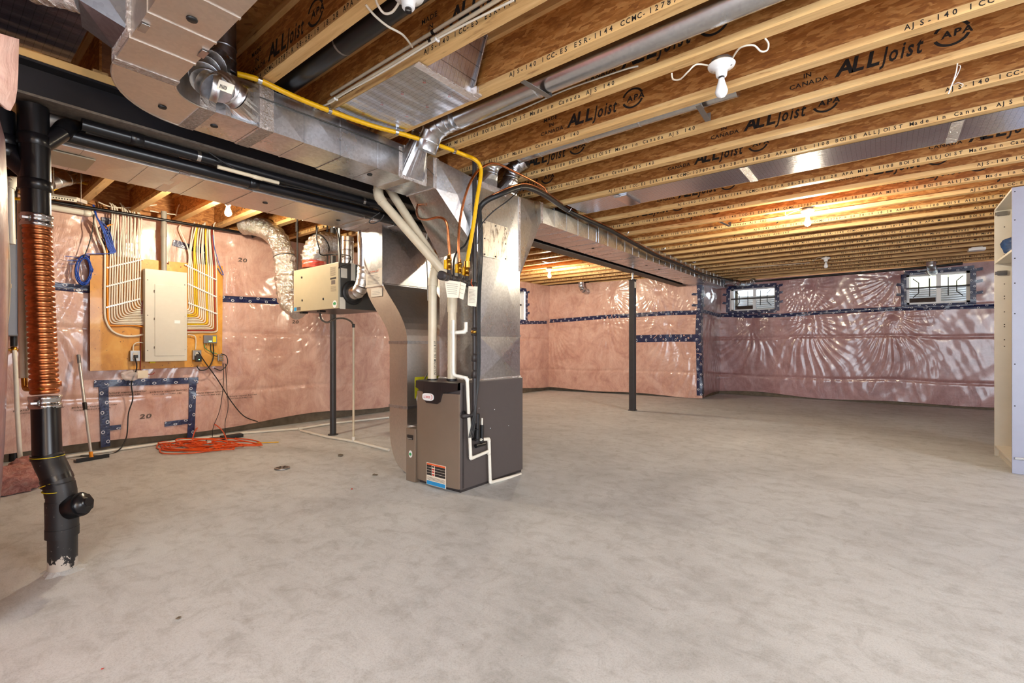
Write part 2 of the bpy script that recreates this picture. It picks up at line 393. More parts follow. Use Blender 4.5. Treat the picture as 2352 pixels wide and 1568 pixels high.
def make_joist(x0, x1, k, line_x, web_x, dy=0):
    yf = jfar(k)+dy; yc = yf-FD/2
    web = MB().box((x0, yc-WEB/2, ZJ+FH-.004), (x1, yc+WEB/2, ZD-FH+.004)).build('joist', 'osb_web', ceil_)
    MB().box((x0, yf-FD, ZJ), (x1, yf, ZJ+FH)).build('bottom_flange', 'lumber', web)
    MB().box((x0, yf-FD, ZD-FH), (x1, yf, ZD-.0005)).build('top_flange', 'lumber', web)
    w = MB(); W2 = MB(); y1 = yf-FD-.0008; y2 = yc-WEB/2-.0008
    if line_x is not None:
        st = line_x
        while st > x0: st -= PER
        while st < x1-.05:
            s0, s1 = max(st, x0+.02), min(st+PER-1.6, x1-.02)
            for gi, ch in enumerate(STR):
                gx = st+gi*PIT
                if ch != ' ' and s0-1e-6 <= gx < s1-.02:
                    gl, gf, gw = glyph(ch); w.add([(gx+a*.90*.0340, y1, ZJ+.0085+c*.0340) for a, c in gl], gf)
            st += PER
        if w.v: w.uv = [(0, 0)]*len(w.v); w.build('printed_lettering', 'ink_black', web)
    if web_x is not None:
        st = web_x-.2
        while st-2.13 > x0+.05: st -= 2.13
        while st < x1-.8:
            W2.add([(p[0]+st, y2, p[2]+ZJ+.135) for p in bw.v], bw.f); W2.add([(p[0]+st, y2, p[2]+ZJ+.105) for p in bw2.v], bw2.f); st += 2.13
        if W2.v: W2.uv = [(0, 0)]*len(W2.v); W2.build('web_stamp', 'ink_black', web)
def lx(k, px, py, off): return aY(px, py, jfar(k)-FD).x-off
def wx(k, px, py): return aY(px, py, jfar(k)-FD/2).x
LINE = {-3: lx(-3, 607, 138, STR.index('CCMC')*PIT), -2: lx(-2, 974, 104, 0), -1: lx(-1, 1170, 176, 0), 0: lx(0, 1217, 262, MADE), 1: lx(1, 1177, 353, MADE), 2: lx(2, 1413, 347, MADE),
        3: lx(3, 1354, 411, MADE), 4: lx(4, 1398, 442, 0), 6: lx(6, 1557, 471, 0), 7: lx(7, 1581, 492, MADE), 8: lx(8, 1652, 503, 0), 9: lx(9, 1640, 524, MADE), 10: lx(10, 1731, 529, 0), 11: lx(11, 1700, 547, MADE)}
WEBX = {-3: wx(-3, 619, 101), -2: wx(-2, 1035, 42), 0: wx(0, 1430, 150), 1: wx(1, 1305, 285), 2: wx(2, 1920, 170), 3: wx(3, 1710, 298), 4: wx(4, 1596, 374)}
for k in range(-9, 22):
    if k < -9: continue
    make_joist(-3.30, 4.6, k, LINE.get(k, -3+random.random()*2.5), WEBX.get(k, -2.4+random.random()*2))
for k in range(-6, 19):
    make_joist(XL-.05, -3.20 if k % 2 else -3.22, k, -6+random.random()*2, -6+random.random()*1.5, -.15)
# ------------------------------------------------------------------ walls: draped polyethylene over pink batts
def ridged(x): return 1-np.abs(np.sin(x))
class Sheet:
    """O + u*U + v*Z, thickness along N (into the room)"""
    def __init__(s, O, U, N, W, Z0, Z1, staples, seams, amp=1.0, flat=(), seed=1):
        s.O, s.U, s.N, s.W, s.Z0, s.Z1 = Vector(O), Vector(U).normalized(), Vector(N).normalized(), W, Z0, Z1
        s.st, s.se, s.amp, s.flat = staples, seams, amp, flat; s.r = np.random.RandomState(seed)
        s.par = [(s.r.uniform(0, 6), s.r.uniform(14, 22), s.r.uniform(.6, 1.2)) for _ in staples]; s.ph = s.r.uniform(0, 6.28, 24)
    def h(s, u, z):
        u = np.asarray(u, float); z = np.asarray(z, float); a = np.zeros(np.broadcast(u, z).shape)+.05
        for z0 in s.se: a -= .013*np.exp(-((z-z0-.02*np.sin(1.3*u+z0*9)-.008*np.sin(4.7*u))/.022)**2)
        for i in range(8):
            fx, fz = .8+1.1*i, .5+.45*i
            a += .010/(1+.35*i)*np.sin(fx*u+s.ph[i]+1.1*np.sin(fz*z+s.ph[i+8]))*np.sin(fz*1.3*z+s.ph[i+16])
        for (u0, z0), (p, n, w) in zip(s.st, s.par):
            du, dz = u-u0, z-z0; r = np.hypot(du, dz)+1e-4; th = np.arctan2(du, -dz)
            rad = .40+.75*np.exp(-(th/.75)**2); dirw = 1.0
            env = r/(r+.16)*np.exp(-(r/(rad*w))**2.2)*dirw
            warp = th+.07*np.sin(5*r+p)+.25*np.sin(th*2+p)
            a += .020*env*(ridged(n*warp+p)-.5+.45*(ridged(2.3*n*warp+2*p)-.5))
            a -= .028*np.exp(-(r/.07)**2)
        for i in range(10):
            k = .6+.5*s.ph[i]; a += .0020*(ridged(k*(7+i)*.45*u+(i-5)*2.4*z+s.ph[i+10]+1.2*np.sin(2*u+i))-.5)*(.5+.5*np.sin(1.7*u+2.3*z+i*2))
        # vertical slack folds low on the sheet
        lowf = np.clip((1.45-z)/1.0, 0, 1)
        a += .007*lowf*(ridged(5.1*u+1.4*np.sin(1.7*z+u)+s.ph[0])-.5)*s.amp
        return np.maximum(a, .008)
    def pt(s, u, z, off=0):
        return s.O+s.U*float(u)+s.N*(float(s.h(u, z))+off)+Vector((0, 0, float(z)))
    def uz(s, p):                          # nearest (u,z) for a world point
        d = Vector(p)-s.O; return d.dot(s.U), p[2]
    def from_px(s, px, py):
        r = ray(px, py); n = s.N; P = s.O+n*.05; t = (P-EYE).dot(n)/r.dot(n); return s.uz(EYE+r*t)
    def mesh(s, name, mat, parent, du=.03, hole=None, hem=.02):
        nu, nz = max(2, int(s.W/du)), int((s.Z1-s.Z0)/du)
        u = np.linspace(0, s.W, nu+1); z = np.linspace(s.Z0, s.Z1, nz+1); UU, ZZ = np.meshgrid(u, z)
        ZB = ZZ.copy(); e = (1-(ZZ-s.Z0)/(s.Z1-s.Z0)); ZB += e**6*hem*np.sin(UU*2.1+s.ph[3])*np.sin(UU*.7+s.ph[4])*2
        HH = s.h(UU, ZZ); O, U, N = np.array(s.O), np.array(s.U), np.array(s.N)
        P = O+UU[..., None]*U+HH[..., None]*N; P[..., 2] += ZB
        b = MB(); b.v = [tuple(p) for p in P.reshape(-1, 3)]
        for j in range(nz):
            for i in range(nu):
                if hole:
                    cu, cz = (u[i]+u[i+1])/2, (z[j]+z[j+1])/2
                    if any(h0 < cu < h1 and g0 < cz < g1 for h0, h1, g0, g1 in hole): continue
                q = j*(nu+1)+i; b.f.append((q, q+1, q+nu+2, q+nu+1)); b.sm.append(True)
        b.uv = [(0, 0)]*len(b.v); return b.build(name, mat, parent)
    def tape(s, name, pts, width, parent, mat='seam_tape', off=.006, step=.04):
        pts = [Vector((p[0], p[1])) for p in pts]; b = MB(); b.uv = []; L = 0; rows = []
        for i in range(len(pts)-1):
            a, c = pts[i], pts[i+1]; n = max(1, int((c-a).length/step))
            for k in range(n+(1 if i == len(pts)-2 else 0)):
                p = a.lerp(c, k/n); t = (c-a).normalized(); nn = Vector((-t.y, t.x)); rows.append((p, nn, L+(c-a).length*k/n))
            L += (c-a).length
        m = 3
        for p, nn, l in rows:
            for k in range(m+1):
                w = (k/m-.5)*width; q = p+nn*w; b.v.append(tuple(s.pt(q.x, q.y, off))); b.uv.append((l, k/m))
        for i in range(len(rows)-1):
            for k in range(m): q = i*(m+1)+k; b.f.append((q, q+1, q+m+2, q+m+1)); b.sm.append(True)
        return b.build(name, mat, parent)
    def text(s, tx, h, u, z, mat, name, parent, off=.008, **kw):
        return write(tx, h, (0, 0, 0), (1, 0, 0), (0, 0, 1), mat, name, parent, warp=lambda a, c: tuple(s.pt(u+a, z+c, off)), **kw)
def px_pts(sh, L): return [sh.from_px(*p) for p in L]
# left wall (u runs along +Y from y=-1)
wl = struct(MB().box((XL-.14, -2.8, 0), (XL-.02, 7.0, ZJ)).build('wall_left', 'concrete_dark'))
MB().box((XL-.14, 8.6, 0), (XL-.02, 9.7, ZJ)).build('foundation_block', 'concrete_dark', wl); MB().box((XL-.14, 7.0, 0), (XL-.02, 8.6, 1.55)).build('foundation_block', 'concrete_dark', wl)
MB().box((XL-.14, 7.0, 2.34), (XL-.02, 8.6, ZJ)).build('foundation_block', 'concrete_dark', wl); MB().box((XL-.10, -2.8, ZJ), (XL-.06, 9.7, ZD)).build('rim_board', 'osb_web', wl)
stl = [(4.62, 1.56), (2.9, 1.58), (3.9, 1.0), (5.6, 1.56), (6.7, 1.5), (1.55, 1.57), (2.0, 2.28), (1.5, 2.1), (4.4, 2.3), (.6, 1.5), (7.9, 1.5), (3.3, 2.3), (6.0, 2.25)]
SL = Sheet((XL, -1, 0), (0, 1, 0), (1, 0, 0), 10.45, .09, ZJ-.01, stl, (1.64, 1.22, .52), seed=3)
s0, z0 = SL.from_px(1176, 660); s1, z1 = SL.from_px(1207, 735)
WLh = (s1-1.15, s1, 1.62, 2.26)
SL.mesh('plastic_sheet', 'poly_pink', wl, .02, hole=[WLh])
SL.tape('seam_tape', px_pts(SL, [(10, 648), (125, 657), (205, 664), (330, 668), (512, 686), (648, 692), (760, 700), (900, 712), (1190, 741), (1256, 740)]), .075, wl)
for P, w in (([(216, 881), (455, 873)], .07), ([(238, 880), (243, 1026)], .075), ([(444, 872), (438, 1004)], .07), ([(244, 984), (278, 980)], .05), ([(378, 974), (444, 966)], .055),
             ([(396, 557), (470, 578)], .07), ([(246, 500), (250, 585)], .09), ([(466, 560), (470, 610)], .06)):
    SL.tape('seam_tape', px_pts(SL, P), w, wl, off=.012)
for px, py, tx, hh in ((320, 962, '20', .07), (545, 600, '20', .07), (670, 742, '20', .06)):
    u, z = SL.from_px(px, py); SL.text(tx, hh*.7, u, z, 'ink_grey', 'sheet_stamp', wl, wide=1.5, shear=.2)
for px, py in ((30, 945), (165, 938), (345, 902), (440, 905), (240, 905), (520, 912)):
    u, z = SL.from_px(px, py); SL.text('polytarp vapour barrier', .017, u, z, 'ink_grey', 'sheet_stamp', wl, wide=1.4)
    SL.text('CAN/CGSB-51.34-M86  6 MIL', .012, u+.02, z-.028, 'ink_grey', 'sheet_stamp', wl, wide=1.3)
# back wall behind the post (u runs from the left corner to the jog)
PB0, PB1 = Vector((XL, 9.30, 0)), Vector((-2.87, 9.72, 0)); ub = (PB1-PB0).normalized(); nb = Vector((ub.y, -ub.x, 0))
wb = struct(MB().hexa([(XL-.14, 9.36, 0), (-2.94, 9.78, 0), (-2.94, 11.1, 0), (XL-.14, 11.1, 0)], [(XL-.14, 9.36, ZD), (-2.94, 9.78, ZD), (-2.94, 11.1, ZD), (XL-.14, 11.1, ZD)]).build('wall_back', 'concrete_dark'))
SB = Sheet(PB0, ub, nb, (PB1-PB0).length, .04, ZJ+.0, [(1.55, 2.25), (1.5, 1.55), (2.6, 2.2), (2.8, 1.5), (.15, 1.5), (3.2, .9)], (1.66, .5), seed=9)
SB.mesh('plastic_sheet', 'poly_pink', wb, .02)
SB.tape('seam_tape', px_pts(SB, [(1262, 737), (1310, 734), (1380, 728), (1450, 724), (1530, 719), (1612, 717)]), .085, wb)
SB.tape('seam_tape', px_pts(SB, [(1452, 778), (1540, 776), (1612, 776)]), .15, wb)
SB.tape('seam_tape', px_pts(SB, [(1250, 665), (1246, 690), (1249, 736)]), .045, wb)
# jog
wj = struct(MB().box((-2.94, 9.80, 0), (-2.90, 11.1, ZD)).build('wall_jog', 'concrete_dark'))
SJ = Sheet((-2.90, 9.66, 0), (0, 1, 0), (1, 0, 0), 1.34, .04, ZJ, [(.7, 1.55), (.6, 2.1)], (1.66,), seed=4)
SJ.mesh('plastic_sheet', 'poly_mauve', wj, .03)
SB.tape('seam_tape', [(SB.W-.05, 2.28), (SB.W-.035, 1.9), (SB.W-.06, 1.7), (SB.W-.08, 1.3), (SB.W-.06, .9), (SB.W-.05, .06)], .11, wb)
for z in (2.08, 1.86): SB.tape('seam_tape', [(SB.W-.20, z+.01), (SB.W-.03, z-.01)], .05, wb, off=.012)
SJ.tape('seam_tape', [(.0, 2.24), (.015, 1.9), (.0, 1.7), (-.01, 1.4), (.01, .9), (.0, .1)], .11, wj)
for z in (2.08, 1.88): SJ.tape('seam_tape', [(-.06, z), (.12, z-.03)], .05, wj, off=.012)
SJ.tape('seam_tape', [(.05, 1.74), (1.3, 1.70)], .07, wj)
# far wall with two windows
YR = 11.0
MB_low = MB().box((-2.95, YR+.005, 0), (4.8, YR+.04, 1.56))
wr = struct(MB().box((-2.95, YR+.42, 0), (4.8, YR+.5, 1.75)).build('wall_far', 'concrete_dark'))
MB().box((-2.95, YR+.42, 1.75), (-2.62, YR+.5, ZD)).build('foundation_block', 'concrete_dark', wr); MB().box((-2.95, YR-.01, ZJ-.03), (4.8, YR+.05, ZD)).build('rim_board', 'lumber', wr)
SR = Sheet((-2.95, YR, 0), (1, 0, 0), (0, -1, 0), 7.7, .05, ZJ-.02, [(1.75, 2.27), (3.1, 2.33), (1.72, 1.6), (3.05, 1.62), (4.9, 1.55), (.7, 1.5)], (1.72, 1.22, .42), amp=1.5, seed=12)
def win_rect(px0, py0, px1, py1): 
    a = SR.from_px(px0, py0); c = SR.from_px(px1, py1); return a[0], c[0], c[1], a[1]
w1 = win_rect(1676, 655, 1781, 711); w1 = (w1[0], w1[1], w1[2], 2.30)
w2 = win_rect(2082, 630, 2231, 694); w2 = (w2[0], w2[1], w2[2], 2.34)
MB_low.build('foundation_strip', 'concrete_dark', wr)
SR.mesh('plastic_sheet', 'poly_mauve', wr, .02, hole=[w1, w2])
SR.tape('seam_tape', px_pts(SR, [(1650, 723), (1720, 726), (1800, 724), (1880, 718), (1960, 713), (2060, 709), (2160, 706), (2285, 703), (2345, 700)]), .075, wr)
def window(idx, x0, x1, z0, z1, y, dy, axis='x'):
    """white slider in a deep reveal; axis x: wall plane y, room on -dy side"""
    def P(a, b_, c): return (a, y+dy*b_, c) if axis == 'x' else (y+dy*b_, a, c)
    def bx(m, a0, a1, b0, b1, c0, c1):
        p, q = P(a0, b0, c0), P(a1, b1, c1); m.box([min(p[i], q[i]) for i in range(3)], [max(p[i], q[i]) for i in range(3)]); return m
    fr = MB(); t = .045; B0, B1 = .10, .17
    bx(fr, x0, x0+t, B0, B1, z0, z1); bx(fr, x1-t, x1, B0, B1, z0, z1); bx(fr, x0, x1, B0, B1, z0, z0+t); bx(fr, x0, x1, B0, B1, z1-t, z1)
    xm = (x0+x1)/2+.02; bx(fr, xm-.03, xm+.03, B0-.01, B1, z0, z1)
    o = struct(fr.build('window_%d' % idx, 'window_white'))
    bx(MB(), x0+t, xm-.03, (B0+B1)/2-.01, (B0+B1)/2-.004, z0+t, z1-t).build('pane', 'glass', o); bx(MB(), xm+.03, x1-t, (B0+B1)/2+.004, (B0+B1)/2+.01, z0+t, z1-t).build('pane', 'glass', o)
    rv = MB()
    bx(rv, x0-.02, x0, -.0, .42, z0-.02, z1+.02); bx(rv, x1, x1+.02, -.0, .42, z0-.02, z1+.02); bx(rv, x0, x1, -.0, .42, z0-.02, z0); bx(rv, x0, x1, -.0, .42, z1, z1+.02)
    rv.build('reveal', 'window_white', o)
    zm = (z0+z1)/2+.02; br = MB(); bx(br, x0-.01, x1+.01, .06, .08, zm-.016, zm+.016); br.build('security_bar', 'post_paint', o)
    for a, kind in ((x0+.17, 1), (xm-.12, 0), (xm+.12, 0), (x1-.17, -1)):
        if kind: path = [P(a-.08*kind, .055, zm-.17), P(a, .055, zm-.09), P(a, .055, zm+.09), P(a-.08*kind, .055, zm+.17)]
        else: path = [P(a, .055, zm-.16), P(a, .055, zm+.16)]
        MB().tube(path, .008, 6).build('bent_rod', 'black_rubber', o)
    bx(MB(), x0+t, xm-.03, .26, .30, z0+t, z0+t+.09).build('dark_board', 'brown_board', o)
    # corrugated steel well beyond the glass
    wc = MB(); n, mz = 22, 16; zt = z1-.10 if idx != 2 else z0+.36; zb = z0-.3; R = (x1-x0)/2+.12
    for j in range(mz*4+1):
        z = zb+(zt-zb)*j/(mz*4); rr = R+.018*math.sin(j/4*2*PI)
        for i in range(n+1):
            a = PI*i/n; wc.v.append(P((x0+x1)/2-math.cos(a)*rr, .44+math.sin(a)*rr*.95, z))
    for j in range(mz*4):
        for i in range(n): q = j*(n+1)+i; wc.f.append((q, q+1, q+n+2, q+n+1)); wc.sm.append(True)
    wc.build('window_well', 'well_steel', o)
    # ragged tape round the opening
    return o
win1 = window(1, SR.O.x+w1[0], SR.O.x+w1[1], w1[2], w1[3], YR, 1)
win2 = window(2, SR.O.x+w2[0], SR.O.x+w2[1], w2[2], w2[3], YR, 1)
win3 = window(3, -1+WLh[0], -1+WLh[1], WLh[2], WLh[3], XL, -1, 'y')
for (sh, par, r) in ((SR, wr, w1), (SR, wr, w2), (SL, wl, WLh)):
    a0, a1, c0, c1 = r; t = .03
    for L in ([(a0-t, c0-t), (a0-t, c1)], [(a1+t, c0-t), (a1+t, c1)], [(a0-t, c0-t), (a1+t, c0-t)], [(a0-t, c1+t*.4), (a1+t, c1+t*.4)]):
        sh.tape('seam_tape', [(p[0]+random.uniform(-.01, .01), p[1]+random.uniform(-.008, .008)) for p in L], .075, par, off=.01)
    for (u, z, d) in ((a0-.05, c0+.18, -1), (a0-.05, c0+.36, -1), (a1+.05, c0+.15, 1), (a1+.05, c0+.34, 1), (a1+.05, c1-.02, 1)):
        sh.tape('seam_tape', [(u, z), (u+.09*d, z+.015)], .05, par, off=.013)
    for u in (a0+.25, a1-.3): sh.tape('seam_tape', [(u, c0-.02), (u+.01, c0-.11)], .055, par, off=.013)
# siding of the house next door and the window wall above the foundation
sd = struct(MB().box((-1.2, 13.24, .4), (3.2, 13.3, 4.2)).build('wall_neighbour', 'siding'))
for i in range(12): MB().box((-.8+i*.30, 13.2, 1.6), (-.8+i*.30+.29, 13.23, 4.2)).build('siding_board', 'siding', sd)
# unseen sides of the room
struct(MB().box((4.6, -2.8, 0), (4.7, 1.4, ZD)).build('wall_right', 'poly_pink'))
struct(MB().box((4.6, 3.1, 0), (4.7, 11.5, ZD)).build('wall_right_2', 'poly_pink'))  # unseen remainder of the right-hand wall
struct(MB().box((-6.6, -2.8, 0), (-.6, -2.6, ZD)).build('wall_front', 'poly_pink'))
# near partition on the left edge of the frame
pn = struct(MB().box((-3.6, -1.6, 0), (-2.62, .10, 2.24)).build('wall_near', 'batt_pink')); b = MB()
for i, (px, py) in enumerate(((-4, 262), (12, 320), (17, 420), (20, 600), (19, 800), (12, 1000), (4, 1120), (-4, 1180))):
    b.v += [tuple(aD(px-2, py, 2.0)), tuple(aD(px, py, 1.84)), tuple(aD(px-40, py, 1.70)), tuple(aD(px-120, py, 1.60))]
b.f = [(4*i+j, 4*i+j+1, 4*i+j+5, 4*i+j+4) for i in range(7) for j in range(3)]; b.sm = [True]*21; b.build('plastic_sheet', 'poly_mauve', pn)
# ------------------------------------------------------------------ beam and post
ZB0, ZB1 = CAMH+1.179, ZJ-.039; YB = 9.75
bt = thing('steel_beam', 'black painted steel I-beam carrying the joists from front to back wall', 'beam', (-3.25, 3, ZB0))
b = MB(); b.box((XBEAM0, -2.4, ZB0), (XBEAM1, YB, ZB0+.012)); b.build('bottom_flange', 'steel_dusty', bt)
MB().box((-3.256, -2.4, ZB0+.012), (-3.244, YB, ZB1-.012)).build('web', 'steel_beam', bt)
MB().box((XBEAM0, -2.4, ZB1-.012), (XBEAM1, YB, ZB1)).build('top_flange', 'steel_beam', bt)
MB().box((XBEAM0, -2.4, ZB1), (XBEAM1+.004, YB, ZJ)).build('timber_plate', 'timber', bt)
pp = aZ(1453, 942, 0); po = thing('steel_post', 'dark grey square steel post standing under the black beam near the back wall', 'post', (pp.x, pp.y, 0))
MB().bbox((pp.x-.045, pp.y-.045, .012), (pp.x+.045, pp.y+.045, 2.13), .006).build('tube', 'post_paint', po)
MB().box((pp.x-.055, pp.y-.055, 0), (pp.x+.055, pp.y+.055, .012)).build('base_plate', 'post_paint', po)
MB().box((pp.x-.06, pp.y-.06, 2.13), (pp.x+.06, pp.y+.06, 2.14)).build('cap_plate', 'post_paint', po)
MB().cyl((pp.x, pp.y, 2.14), (pp.x, pp.y, ZB0), .016, 10).build('screw_jack', 'chrome', po)
MB().box((pp.x+.0455, pp.y-.03, 2.0), (pp.x+.0465, pp.y+.03, 2.1)).build('sticker', 'paper', po)
# ================================================================== duct work
def xsec(b, A, B, up=.004, caps=True):
    """duct section between two quads with cross-broken (raised centre) sides"""
    A = [Vector(p) for p in A]; B = [Vector(p) for p in B]; c = sum(A+B, Vector())/8
    for i in range(4):
        q = [A[i], A[(i+1) % 4], B[(i+1) % 4], B[i]]; m = sum(q, Vector())/4; n = (q[1]-q[0]).cross(q[3]-q[0]).normalized()
        if n.dot(m-c) < 0: n = -n
        m = m+n*up; b.add([tuple(p) for p in q]+[tuple(m)], [(0, 1, 4), (1, 2, 4), (2, 3, 4), (3, 0, 4)])
    if caps: b.add([tuple(p) for p in A], [(0, 1, 2, 3)]); b.add([tuple(p) for p in B], [(0, 1, 2, 3)])
    return b
def rectY(y, x0, x1, z0, z1): return [(x0, y, z0), (x1, y, z0), (x1, y, z1), (x0, y, z1)]
def rectX(x, y0, y1, z0, z1): return [(x, y0, z0), (x, y1, z0), (x, y1, z1), (x, y0, z1)]
def rectZ(z, x0, x1, y0, y1): return [(x0, y0, z), (x1, y0, z), (x1, y1, z), (x0, y1, z)]
def runY(root, y0, y1, step, x0, x1, z0, z1, mat='galv', cleat=4, up=.004):
    n = max(1, round((y1-y0)/step))
    for i in range(n):
        a = y0+(y1-y0)*i/n; c = y0+(y1-y0)*(i+1)/n
        xsec(MB(), rectY(a+.0015, x0, x1, z0, z1), rectY(c-.0015, x0, x1, z0, z1), up).build('duct_section', mat, root)
        r = .006 if i % cleat else .012; t = .0025 if i % cleat else .005
        if i: MB().hexa(rectY(a-r, x0-t, x1+t, z0-t, z1+t), rectY(a+r, x0-t, x1+t, z0-t, z1+t)).build('drive_cleat' if i % cleat == 0 else 'stiffening_bead', mat, root)
def band(root, name, y0, y1, x0, x1, z0, z1, mat='foil_tape', t=.004):
    return MB().hexa(rectY(y0, x0-t, x1+t, z0-t, z1+t), rectY(y1, x0-t, x1+t, z0-t, z1+t)).build(name, mat, root)
def plug(root, x, y, z):
    return MB().lathe([(0, -.004), (.016, -.004), (.018, -.001), (.018, .001)], (x, y, z), (0, 0, 1), 14).build('hole_plug', 'black_rubber', root)
def ringed(b, path, r, seg=20, rings=()):
    b.tube(path, r, seg)
    for p, d in rings:
        d = Vector(d).normalized(); P = Vector(p); b.tube([P-d*.006, P-d*.002, P+d*.002, P+d*.006], [r, r*1.05, r*1.05, r], seg)
    return b
def gored(root, name, pts, r, mat, seg=20):
    """adjustable elbow: one child per gore with a bead at each joint"""
    P = smoothpath(pts, 2)
    for i in range(len(P)-1):
        d = (P[i+1]-P[i]).normalized(); b = MB(); b.tube([P[i]-d*.004, P[i]+d*.006, P[i]+d*.008, P[i+1]+d*.004], [r*1.04, r*1.04, r, r], seg); b.build(name, mat, root)
ZT0, ZT1 = CAMH+1.165, ZJ-.006
X0, X1 = -2.943, -2.63
# supply trunk left of the furnace
tl = thing('supply_trunk', 'galvanised supply trunk duct with foil-taped elbow running from the ceiling to the furnace top', 'duct', (-2.79, 1.6, ZT0))
runY(tl, .88, 2.39, .25, X0, X1, ZT0, ZT1, cleat=3)
for y in (.885, 1.17, 2.13): band(tl, 'foil_tape', y-.035, y+.035, X0, X1, ZT0, ZT1-.001)
for px, py in ((492, 288), (849, 400)): p = aZ(px, py, ZT0); plug(tl, p.x, p.y, ZT0-.004)
# elbow (flat bottom, curved cheeks) towards +X
n = 12; inner, outer = [], []
for i in range(n+1):
    a = PI/2*i/n; inner.append((-2.47-.16*math.cos(a), .88-.17*math.sin(a))); outer.append((-2.47-.473*math.cos(a), .88-.385*math.sin(a)))
b = MB()
for i in range(n):
    A = [(*inner[i], ZT0), (*outer[i], ZT0), (*outer[i], ZT1), (*inner[i], ZT1)]; B = [(*inner[i+1], ZT0), (*outer[i+1], ZT0), (*outer[i+1], ZT1), (*inner[i+1], ZT1)]
    b.hexa(A, B)
b.build('elbow', 'galv_warm', tl)
MB().tube([(*p, ZT0) for p in outer], .005, 6).build('elbow_seam', 'galv_warm', tl); MB().tube([(*p, ZT0) for p in inner], .005, 6).build('elbow_seam', 'galv_warm', tl)
p = aZ(373, 245, ZT0); plug(tl, p.x, p.y, ZT0-.003)
for i in range(9):
    a, c = -2.47+.22*i, -2.47+.22*(i+1)
    xsec(MB(), rectX(a+.0015, .495, .71, ZT0, ZT1), rectX(c-.0015, .495, .71, ZT0, ZT1), .003).build('duct_section', 'galv_warm', tl)
    if i: MB().hexa(rectX(a-.006, .492, .713, ZT0-.003, ZT1), rectX(a+.006, .492, .713, ZT0-.003, ZT1)).build('stiffening_bead', 'galv_warm', tl)
MB().hexa(rectX(-2.50, .490, .715, ZT0-.005, ZT1), rectX(-2.45, .490, .715, ZT0-.005, ZT1)).build('foil_tape', 'foil_tape', tl)
p = aZ(441, 42, ZT0); plug(tl, p.x, p.y, ZT0-.005)
for px, py in ((466, 122), (330, 62)):
    p = aZ(px, py, ZT0); MB().box((p.x-.03, p.y-.012, ZT0-.006), (p.x+.03, p.y+.012, ZT0-.003)).build('hanger_clip', 'chrome', tl)
# transition down to the plenum
xsec(MB(), rectY(2.392, X0, X1, ZT0, ZT1), rectY(2.66, -2.88, -2.452, 1.785, 2.335), .012).build('transition', 'galv', tl)
band(tl, 'foil_tape', 2.37, 2.42, X0, X1, ZT0, ZT1-.001)
for px, py, y in ((752, 300, 1.62),):
    MB().box((X1, y-.014, ZT0-.004), (X1+.006, y+.014, ZJ)).build('hanger_strap', 'galv', tl)
MB().tube(smoothpath([(X1+.004, 1.02, 2.40), (X1+.006, 1.25, 2.40), (X1+.006, 1.7, 2.41), (X1+.006, 2.15, 2.40), (X1+.01, 2.45, 2.28), (-2.49, 2.62, 1.98)]), .004, 6).build('thermostat_wire', 'hrv_grey', tl)
# takeoff boot with elbow on the side of the trunk
tk = thing('takeoff_boot', 'galvanised takeoff boot with stickered round elbow on the trunk beside the big duct elbow', 'duct', (-2.6, 1.0, 2.3))
def boot(root, y0, y1, z0, z1, x, ctr, r, axis, mat='galv'):
    ax = Vector(axis).normalized(); ref = Vector((0, 0, 1)); u = ax.cross(ref).normalized(); w = u.cross(ax); b = MB(); nseg = 24; vs = []
    rect = []
    for j in range(nseg):
        a = 2*PI*(j+.5)/nseg; cx_, sy = math.cos(a), math.sin(a); k = 1/max(abs(cx_), abs(sy)); rect.append((x, (y0+y1)/2-cx_*k*(y1-y0)/2*(1 if u.y < 0 else -1), (z0+z1)/2+sy*k*(z1-z0)/2))
    C = Vector(ctr)
    for j in range(nseg):
        a = 2*PI*(j+.5)/nseg; vs.append(tuple(C+(u*math.cos(a)+w*math.sin(a))*r))
    b.add(rect+vs, [(j, (j+1) % nseg, nseg+(j+1) % nseg, nseg+j) for j in range(nseg)], False); return b.build('boot', mat, root)
e0 = aX(545, 224, -2.52)
boot(tk, .985, 1.135, ZT0+.01, ZT1-.015, X1, e0, .066, (.35, -1, .25))
e1 = e0+Vector((.02, -.075, .02))
gored(tk, 'elbow_gore', [e0, e1, aX(500, 203, -2.47), aX(474, 188, -2.49), aX(474, 160, -2.55), aX(500, 140, -2.64)], .064, 'galv')
MB().hexa(rectY(.965, X1, X1+.006, ZT0, ZT1), rectY(.99, X1, X1+.006, ZT0, ZT1)).build('foil_tape', 'foil_tape', tk)
MB().hexa(rectY(1.13, X1, X1+.006, ZT0, ZT1), rectY(1.155, X1, X1+.006, ZT0, ZT1)).build('foil_tape', 'foil_tape', tk)
st_o = aX(497, 203, -2.325); U = RT*.9+UP*-.35; Vv = UP*.9+RT*.3
sk = MB().slab([st_o, st_o+U*.075, st_o+U*.075+Vv*.045, st_o+Vv*.045], FW*.002).build('sticker', 'paper', tk)
for i in range(6): MB().slab([st_o+U*(.012+.006*i)-FW*.001+Vv*.008, st_o+U*(.015+.006*i)-FW*.001+Vv*.008, st_o+U*(.015+.006*i)-FW*.001+Vv*.026, st_o+U*(.012+.006*i)-FW*.001+Vv*.026], FW*.0005).build('barcode', 'ink_black', sk)
# dark round pipe rising into the joist bay
fl = thing('round_riser', 'dark round pipe rising into the joist bay behind the takeoff elbow', 'pipe', aX(512, 165, -2.66))
c = aX(512, 165, -2.66); ringed(MB(), [c, c+Vector((0, 0, ZD-c.z-.02))], .06, 20, [(c+Vector((0, 0, .06)), (0, 0, 1)), (c+Vector((0, 0, .12)), (0, 0, 1))]).build('pipe', 'galv_dark', fl)
